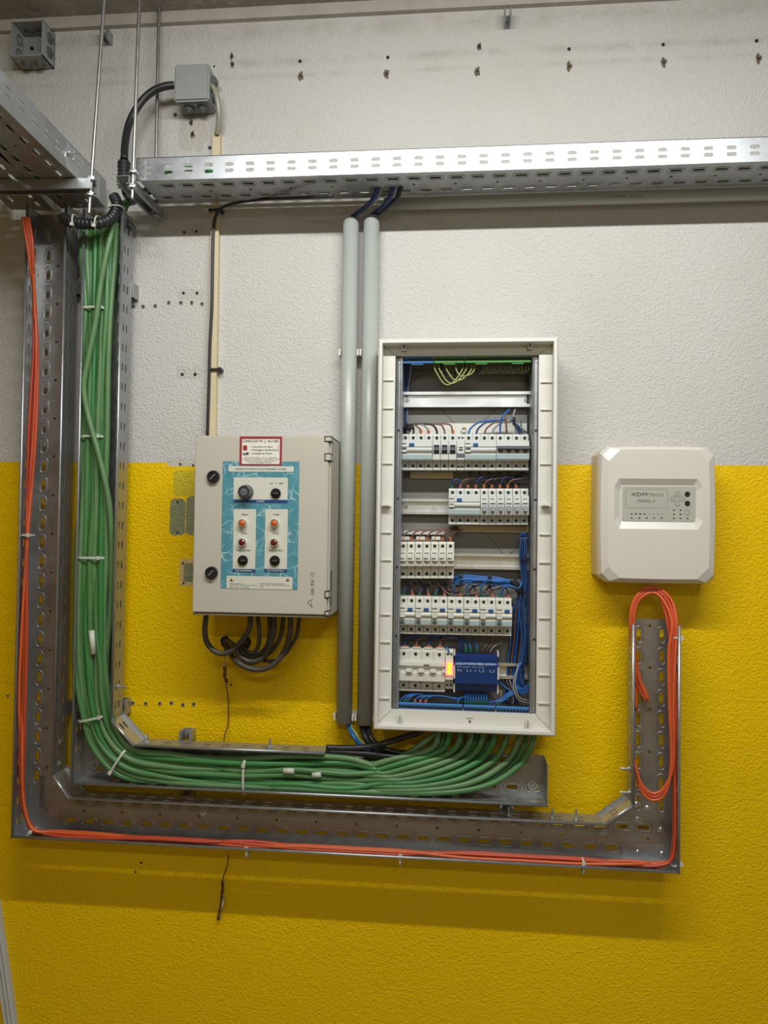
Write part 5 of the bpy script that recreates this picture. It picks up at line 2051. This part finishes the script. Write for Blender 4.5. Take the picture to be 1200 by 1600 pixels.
# first row, left: black trunk fanning out
for x in (634, 646):
    wire([(x, 680, WZ), (x, 668, .034), (640, 664, .036), (632, 668, .03)], .0024, 'black_cable', 'short black wire from the dark bundle into the first breaker of the top row', G)
for x, m, f in ((658, 'brown_wire', 'orange_fer'), (670, 'grey_wire', 'orange_fer'), (683, 'black_cable', None), (695, 'brown_wire', None), (708, 'brown_wire', 'orange_fer')):
    wire([(x, 679, WZ), (x - 1.5, 671, .034), (x - 10, 664 - (x - 658) * .03, .036), (645, 663, .034), (634, 668, .03), (630, 690, .02)], .0021 if m != 'black_cable' else .0027, m, '%s wire arching left above %s in the first row' % ({'brown_wire': 'brown', 'grey_wire': 'grey', 'black_cable': 'thick black'}[m], {658: 'the third terminal', 670: 'the fourth terminal', 683: 'the left dark-lever breaker', 695: 'the middle dark-lever breaker', 708: 'the right dark-lever breaker'}[x]), G, f)
# spiky dark wrap
corr = []
mb = MB()
c = P(638, 668, .04)
for k in range(46):
    v = Vector((random.gauss(0, 1), random.gauss(0, .5), random.gauss(0, 1))).normalized() * random.uniform(.008, .0125)
    mb.tube([c - v * .3, c + v], .0012, 5)
tag(mb.build('spiral_wrap', 'black_cable'), 'spiky black spiral wrap at the left end above the first row', 'cable wrap')
for x, m, nm, y0 in ((732, 'blue_wire', 'blue', 650), (744, 'dblue_wire', 'dark', 655), (757, 'brown_wire', 'brown', 654), (769, 'grey_wire', 'grey', 657)):
    wire([(x, 679, WZ), (x + 3, 670, .034), (x + 14, 661, .036), (x + 28, 657.5, .036), (790, 656, .036), (803, 659, .034), (822, 676, .02)], .0022, m, '%s wire arching right from the second wide breaker of the first row' % nm, G)
wire([(781.5, 679, WZ), (782, 664, .036), (786, 650, .04), (796, 640, .03)], .0023, 'blue_wire', 'blue wire rising from the four-pole breaker to the rail above', G)
wire([(791.5, 679, WZ), (791, 664, .04), (789.5, 649, .04)], .0022, 'brown_wire', 'brown wire standing straight up from the four-pole breaker', G)
wire([(807, 679, WZ), (804, 662, .04), (802, 650, .04), (805, 640, .03)], .0022, 'grey_wire', 'grey wire rising beside the black knot at the right of the first row', G)
for k in range(3):
    wire([(812 + 4 * k, 680, WZ), (808 + 3 * k, 668, .04), (802, 657, .04)], .0024, ('dblue_wire', 'dblue_wire', 'grey_wire')[k], '%s at the right end of the first row' % ('left dark blue wire', 'right dark blue wire', 'short grey wire')[k], G)
wire([(815, 668, .03), (814, 662, .03), (814, 656, .03)], .0016, 'green_fer', 'tiny green wire end at the far right above the first row', G)
tie('cable_tie', P(803, 659, .038), (1, 0, -.3), (0, 0, 1), .0075, .007, 'black tie knotting the wires at the right above the first row', 'black ties in the board', m='black_cable')

# top of the board: yellow-green arcs hanging from the strips
G = 'yellow-green wires under the top strips'
for k, (xa, xb, dy) in enumerate(((679, 722, 40), (686, 728, 38), (697, 736, 34), (712, 741, 28))):
    wire([(xa, 568, .055), (xa + 1, 578, .062), ((xa + xb) / 2 - 6, 560 + dy, .066), ((xa + xb) / 2 + 8, 557 + dy, .066), (xb, 578, .06), (xb + 1, 568, .052)], .0016, 'gy_wire', 'yellow-green wire looping between the green strips, %s of the four from the left' % ORD[k], G)
wire([(690, 568, .05), (691, 582, .055), (698, 589, .05), (712, 583, .045), (728, 570, .04)], .0026, 'black_cable', 'thick black wire curling under the left green strip', G)
for k in range(16):
    x = 754 + k * 4.7
    wire([(x, 568, .05), (x + 2, 575, .055), (x - 1, 581, .05), (x - 7, 583, .035), (x - 12, 576, .02)], .0014, 'gy_wire' if k % 2 else 'grey_wire', 'thin wire looping back under the long green strip', 'wire fringe under the long green strip, %s' % ('yellow-green' if k % 2 else 'grey')) ['label'] = ('thin %s wire in the fringe under the long green strip' % ('yellow-green' if k % 2 else 'greyish'))
for k in range(4):
    wire([(631 + 4 * k, 568, .045), (631 + 3 * k, 590, .03), (634 + k, 620, .012), (633 + k, 700, .010)], .0018, 'dblue_wire' if k < 3 else 'grey_wire', 'dark wire running down inside the left edge from the blue strip', 'dark wires at the inner left edge')
for k in range(3):
    wire([(818 + 2 * k, 570, .04), (823 + k, 600, .02), (825, 650, .014), (824, 700, .012)], .002, 'black_cable', 'dark wire running down inside the right edge from the green strip', 'dark wires at the inner right edge')

# second row
G = 'wires above the second breaker row'
wire([(706, 764, WZ), (706, 757, .034), (710, 750, .036), (717, 751, .034), (718, 764, WZ)], .0022, 'dblue_wire', 'dark blue hoop with a green sleeve above the wide breaker of the second row', G, 'green_fer')
for k, x in enumerate((719, 731, 743, 756, 768.5, 781, 793, 806)):
    wire([(x, 763, WZ), (x + 1, 757, .034), (x + 8, 750 - (k % 3) * 2, .036), (x + 25, 747, .03), (815, 744 - k, .02)], .0018, ('brown_wire', 'black_cable', 'dblue_wire')[k % 3], 'dark wire with orange sleeve above the second row, %s of eight' % ORD[k], G, 'orange_fer', fl=.008)
for k in range(5):
    wire([(733 + 15 * k, 737, .03), (737 + 16 * k, 748, .035), (750 + 14 * k, 756, .03), (775 + 9 * k, 757, .02)], .0022, 'black_cable', 'black wire sagging from the first row, %s of five' % ORD[k], 'black wires between the first and second rows')

# third row
G = 'orange-sleeved wires above the third breaker row'
for k in range(7):
    x = 630 + 12.25 * k
    wire([(x, 846.5, .03), (x + 1, 840, .034), (x + 6, 832, .036), (x + 18, 828.5, .034), (min(x + 50, 712), 828, .03), (716, 824 + k * .5, .02)], .0019, 'brown_wire', 'red-brown wire with orange sleeve above the third row, %s from the left of seven' % ORD[k], G, 'orange_fer', fl=.010)
for k, s in enumerate((0, 1, 2)):
    p0 = P(632 + 24 * k, 841, .03)
    mb = MB()
    mb.box(p0.x - .008, p0.x + .012, .022, .036, p0.z - .004, p0.z + .004, .001)
    tag(mb.build('terminal_link', 'breaker2'), 'grey terminal link behind the orange sleeves of the third row, %s of three' % ('left', 'middle', 'right')[k], 'link', 'terminal links above the third row')

# fourth row: big blue arcs and the bundle to the right
G = 'bright blue wires between the third and fourth rows'
for k, (xe_, ye_) in enumerate(((707, 930), (729, 930), (751, 930), (785, 932))):
    wire([(xe_, ye_, .034), (xe_ + 1, ye_ - 12, .045), (xe_ + 10, ye_ - 23 + (6 if k == 3 else 0), .05), (xe_ + 25, ye_ - 25 + k * 2 + (6 if k == 3 else 0), .05), (max(xe_ + 30, 790), 906 + k * 1.5, .045), (806, 915 + k, .04)], .0021, 'blue_wire', 'bright blue wire arcing right above the fourth row, %s from the left' % ORD[k], G)
for k in range(6):
    wire([(709, 902 + 1.6 * k, .03 + .003 * (k % 2)), (725, 899 + 2.2 * k, .04), (750, 901 + 2.0 * k, .042), (780, 903 + 2.2 * k, .042), (806, 912 + 1.6 * k, .04)], .0021, 'blue_wire', 'bright blue wire in the flat bundle running right below the third row', 'flat blue bundle')
for k, x in enumerate((720, 765)):
    tie('cable_tie', P(x + 0, 907, .041), (1, 0, 0), (0, 0, 1), .011, .008, 'black tie round the flat blue bundle, %s' % ('left' if k == 0 else 'right'), 'black ties in the board', m='black_cable')
mb = MB()
path = smooth_path([P(800, 906, .045), P(806, 914, .045), P(812, 922, .04), P(818, 926, .035)], 5)
mb.tube(path, .0085, 10)
tag(mb.build('cable_wrap', 'black_cable'), 'black wrapped knot where the blue bundle turns down at the right', 'cable wrap')
wire([(680, 905, .03), (692, 920, .034), (705, 929, .036), (730, 928, .036), (770, 922, .034), (785, 918, .03)], .0018, 'brown_wire', 'long brown wire sagging above the fourth row', 'brown wires above the fourth row')
wire([(700, 905, .03), (702, 922, .034), (716, 918, .036), (730, 920, .036), (737, 930, .03)], .0018, 'brown_wire', 'short brown wire hooking down above the fourth row', 'brown wires above the fourth row')
for k in range(7):
    x0_ = 630.5 + 25 * k
    y0_ = 931.5 + .5 * k
    wire([(x0_, y0_, .034), (x0_ + 1, y0_ - 7, .034), (x0_ + 8, y0_ - 16, .026), (x0_ + 20, y0_ - 20, .014)], .002, 'dblue_wire', 'dark wire with green sleeve above the fourth row, %s from the left of seven' % ORD[k], 'green-sleeved wires above the fourth row', 'green_fer', fl=.009)
    wire([(x0_ + 13.5, y0_ + 1, .034), (x0_ + 14, y0_ - 5, .034), (x0_ + 10, y0_ - 16, .024), (x0_ + 2, y0_ - 22, .014)], .0018, 'brown_wire', 'dark wire with orange sleeve above the fourth row, %s from the left of seven' % ORD[k], 'orange-sleeved wires above the fourth row', 'orange_fer', fl=.008)
# vertical blue trunk along the right upright
G = 'blue wires running down the right side of the board'
for k in range(9):
    x = 814 + (k % 5) * 2.3
    d = .030 + .008 * (k // 5)
    wire([(x, 838, d), (x + 2 * math.sin(k), 870, d + .004), (x + 1.5, 910, d + .004), (x + 3 * math.cos(k * 2), 950, d + .003), (x + 1, 1000, d + .002), (x - 1 - k * .8, 1050, d + .004), (x - 8 + k, 1076, d + .006)], .0017, 'dblue_wire' if k % 3 == 0 else 'slate_wire', 'blue wire in the long vertical bundle at the right edge of the board', G)
for k in range(3):
    wire([(812 + 3 * k, 838, .04), (818, 833, .045), (824, 838, .04)], .0017, 'blue_wire', 'blue wire hooping over the top of the vertical bundle', 'blue hoops at the top of the vertical bundle')
for k, y in enumerate((874, 1038)):
    tie('cable_tie', P(820, y, .036), (0, 0, 1), (1, 0, 0), .010, .012, 'black tie round the vertical blue bundle, %s' % ('upper' if k == 0 else 'lower'), 'black ties in the board', m='black_cable')
G = 'wires crossing right of the fourth row'
for k in range(8):
    m = ('blue_wire', 'black_cable', 'brown_wire', 'dblue_wire')[k % 4]
    x = 800 + 2.6 * k
    wire([(812 - k * .5, 925, .03), (x, 960, .026), (x - 2, 1000, .02), (x - 6, 1032, .018), (x - 10, 1080, .012), (x - 18, 1096, .02)], .0019, m, '%s wire dropping behind the rail ends right of the lower rows' % {'blue_wire': 'bright blue', 'black_cable': 'black', 'brown_wire': 'brown', 'dblue_wire': 'dark blue'}[m], G + ' ' + m[:5].replace('_', ''))
# big loops at bottom right
for k in range(3):
    wire([(812 + k, 1035, .05), (806 - 0.5 * k, 1065, .055), (812 + k * 2, 1082 - 3 * k, .056), (825, 1080 - 5 * k, .05), (829, 1068 - 4 * k, .04)], .0018, 'blue_wire', 'blue wire looping down at the bottom right, %s of three' % ('outer', 'middle', 'inner')[k], 'blue loops at the bottom right')
for k in range(2):
    wire([(810, 1038, .05), (805 - 3 * k, 1070, .056), (812 - 2 * k, 1090 + 3 * k, .056), (827, 1095 + 4 * k, .045)], .0018, 'grey_wire', 'grey-brown wire looping down at the bottom right, %s' % ('inner' if k == 0 else 'outer'), 'grey loops at the bottom right')

# bottom row: tops
G = 'wires above the main switch'
for k, (x, m, nm) in enumerate(((631.5, 'dblue_wire', 'dark blue'), (650, 'brown_wire', 'brown'), (670, 'dblue_wire', 'dark'), (687, 'brown_wire', 'brown'))):
    wire([(x, 1016, .036), (x + 1, 1006, .036), (x + 5, 998, .03), (x + 30, 995, .024), (717 + k * 2, 999, .02)], .0027, m, 'thick %s wire entering the main switch at terminal %s from the left' % (nm, ORD[k]), G, 'orange_fer', fl=.011)
    s_ = 0
wire([(632, 1004, .03), (640, 994, .034), (680, 993, .034), (712, 996, .036), (719, 1006, .036), (720, 1018, .034)], .003, 'dblue_wire', 'thick blue wire bridging from the main switch to the blue block', G)
wire([(702, 1021, .050), (700, 1014, .05), (697, 1010, .045)], .0019, 'blue_wire', 'short blue wire bent into the top of the lamp module', G)
for k, x in enumerate((728, 735, 745)):
    wire([(x, 1019, .036), (x, 1011, .036), (x - 3, 1004, .032), (x - 7, 998, .026)], .002, 'blue_wire', 'blue wire with green sleeve on top of the blue block, %s of three' % ('left', 'middle', 'right')[k], 'green-sleeved wires on top of the block', 'green_fer', fl=.010)
for k in range(3):
    wire([(753 + 6 * k, 1019, .034), (758 + 7 * k, 1010, .036), (768 + 8 * k, 1003, .03)], .0018, ('brown_wire', 'brown_wire', 'grey_wire')[k], '%s leaning right on top of the blue block' % ('left brown wire', 'right brown wire', 'grey wire')[k], 'leaning wires on top of the block')
# below the block
G = 'green-sleeved wires at the bottom strip'
for k in range(9):
    x = 727 + 4.1 * k
    wire([(x, 1103, .060), (x + .3, 1094, .062), (x + .4, 1088, .055), (x - 1, 1080, .04)], .0015, 'blue_wire', 'short blue wire with green sleeve below the blue block, %s of nine' % ORD[k], G, 'green_fer', fl=.010)
for k, x in enumerate((626, 632, 637)):
    wire([(x, 1100, .06), (x + .5, 1094, .06), (x + 8, 1087, .056), (x + 22, 1085, .045), (x + 50, 1088, .03)], .0017, 'blue_wire', 'blue wire with green sleeve at the bottom left strip, %s of three' % ('left', 'middle', 'right')[k], 'green-sleeved wires at the bottom left', 'green_fer')
for k, x in enumerate((648, 656.5, 665)):
    wire([(x, 1100, .06), (x + 1, 1094, .06), (x + 9, 1088, .058), (x + 28, 1088, .055), (715, 1091 + k, .05), (730, 1090 + k, .03)], .0018, 'blue_wire', 'blue wire with orange sleeve at the bottom left strip, %s of three' % ('left', 'middle', 'right')[k], 'orange-sleeved wires at the bottom left', 'orange_fer')
wire([(715, 1102, .062), (716, 1095, .062), (721, 1090, .058), (735, 1089, .045)], .0018, 'blue_wire', 'blue wire with green sleeve between the long and middle bottom strips', 'single green-sleeved wires', 'green_fer')
wire([(779, 1104, .062), (777, 1099, .062), (768, 1096, .055), (755, 1096, .045)], .0018, 'dblue_wire', 'dark blue wire with green sleeve right of the middle bottom strip', 'single green-sleeved wires', 'green_fer')
G = 'blue wires sweeping right below the block'
for k in range(3):
    wire([(763 + 3 * k, 1098, .058), (783, 1096 - 2 * k, .056), (794, 1089 - 3 * k, .054), (806, 1083 - 2 * k, .05), (818, 1080 - 2 * k, .04)], .002, 'blue_wire', 'bright blue wire sweeping up to the right below the block, %s of three' % ('lowest', 'middle', 'highest')[k], G)
wire([(780, 1066, .03), (790, 1074, .04), (802, 1083, .045)], .002, 'blue_wire', 'blue wire slanting down right of the blue block', G)
wire([(782, 1078, .03), (783, 1086, .034), (784, 1096, .03)], .0016, 'gy_wire', 'short yellow-green wire standing right of the blue block', 'yellow-green ends at the bottom')
for k in range(5):
    wire([(786 + 5 * k, 1062, .02), (792 + 4 * k, 1074, .024), (796 + 3 * k, 1090, .02), (793 + 4 * k, 1100, .02)], .0018, ('black_cable', 'brown_wire', 'grey_wire', 'dblue_wire', 'black_cable')[k], '%s wire in the dark tangle at the lower right of the board' % ('leftmost black', 'brown', 'grey', 'dark blue', 'rightmost black')[k], 'dark tangle at the lower right')
for k in range(5):
    wire([(640 + 14 * k, 906, .03), (645 + 15 * k, 916, .03), (655 + 10 * k, 924, .024)], .0022, 'black_cable' if k % 2 else 'brown_wire', 'dark wire under the third row, %s of five' % ORD[k], 'dark wires under the third row')

# ================================================================== marks of old fixings on the wall
def plug(px, py, r, label, group, wound=0.0, ring=True):
    p = P(px, py, 0.0)
    t = thing('wall_plug', label, 'wall plug', p, group)
    if wound:
        mb = MB()
        ph = random.uniform(0, 6)
        pts = [(p.x + wound * (1 + .28 * math.sin(3 * a_ + ph)) * math.cos(a_) * .55, p.z + wound * (1 + .22 * math.sin(4 * a_ + ph)) * math.sin(a_)) for a_ in [2 * math.pi * k / 22 for k in range(22)]]
        mb.add(plate_mesh(pts, [], .0010), face(0, .0006, 0))
        mb.build('torn_plaster', 'plaster_wound', t)
    if ring:
        mb = MB()
        mb.ring(p + OUT * .0005, r * 1.35, r * .8, .0016, 14)
        mb.build('plug_collar', 'plug_grey', t)
    mb = MB()
    mb.disc(p + OUT * .0004, r * .85 if ring else r, .0012, 12)
    mb.build('screw_hole', 'hole', t)
    return t


TOP = [(469, 96, 470, 119), (606, 90, 604, 116), (749, 73, 746, 112), (889, 77, 889, 104), (1036, 70, 1037, 98), (1182, 64, 1185, 92)]
for i, (x, y, x2, y2) in enumerate(TOP):
    plug(x, y, .0038, 'dark screw hole in the upper line under the ceiling, %s from left' % ORD[i], 'upper line of screw holes', .009 if i in (2,) else .0, ring=False)
    plug(x2, y2, .0026, 'torn screw hole in the lower line under the ceiling, %s from left' % ORD[i], 'lower line of screw holes', .011, ring=False)
plug(362, 88, .003, 'torn hole right of the closed junction box, upper part', 'holes near the junction box', .008, ring=False)
plug(363, 101, .003, 'torn hole right of the closed junction box, lower part', 'holes near the junction box', .008, ring=False)
plug(335, 104, .002, 'tiny dark hole at the top right corner of the closed junction box', 'small holes near the junction box', ring=False)
plug(334, 122, .0035, 'dark hole touching the right side of the closed junction box', 'small holes near the junction box', ring=False)
plug(274, 180, .004, 'pale wall plug below the left corner of the closed junction box', 'old plugs below the junction box')
plug(299, 192, .003, 'ragged hole below the closed junction box, upper of two', 'ragged holes below the junction box', .008, ring=False)
plug(301, 210, .0035, 'ragged hole below the closed junction box, lower of two', 'ragged holes below the junction box', .009, ring=False)
plug(328, 231, .004, 'dark hole left of the cream trunking just above the upper tray', 'small holes near the upper tray', ring=False)
plug(669, 327, .0028, 'small dark hole just under the upper tray above the board', 'small holes near the upper tray', ring=False)
plug(288, 363, .003, 'left dark hole in the brown smear below the upper tray', 'pair of holes below the upper tray', ring=False)
plug(307, 362, .003, 'right dark hole in the brown smear below the upper tray', 'pair of holes below the upper tray', ring=False)
for i, (x, y) in enumerate(((209, 479), (224, 479), (243, 478), (264, 473), (283, 473), (300, 473), (316, 475))):
    plug(x, y, .0032, 'small wall plug in the row on the white wall, %s from left of seven' % ORD[i], 'row of plugs on the white wall')
for i, (x, y) in enumerate(((287, 458), (308, 458))):
    plug(x, y, .0034, 'plain dark hole just above the upper row of plugs, %s' % ('left', 'right')[i], 'pair above the plug row', ring=False)
for i, (x, y) in enumerate(((285, 585), (305, 585))):
    plug(x, y, .0036, 'plain dark hole on the white wall left of the lower trunking clip, %s' % ('left', 'right')[i], 'pair of holes mid wall', ring=False)
for i, (x, y) in enumerate(((208, 1098), (228, 1099), (250, 1099), (268, 1098), (286, 1101), (303, 1100))):
    plug(x, y, .0032, 'small wall plug in the row on the yellow wall, %s from left of six' % ORD[i], 'row of plugs on the yellow wall')
for x, y, lb in ((282, 725, 'dark hole in the white patch left of the pump box'), (302, 727, 'dark hole in the white patch touching the pump box'), (277.5, 784, 'upper dark hole in the pale green patch'), (277.5, 832, 'lower dark hole in the pale green patch'),
                 (286, 880, 'upper dark hole at the left edge of the bordered green patch'), (287, 911, 'lower dark hole at the left edge of the bordered green patch'), (361, 1070, 'tiny dark hole in the yellow wall beside the hanging wire'),
                 (12.5, 1087, 'single dark hole in the yellow wall left of the outer tray'), (221, 1348, 'dark slit hole below the outer tray, upper'), (212, 1362, 'dark slit hole below the outer tray, lower')):
    plug(x, y, .0024, lb, 'stray holes in the wall', ring=False)
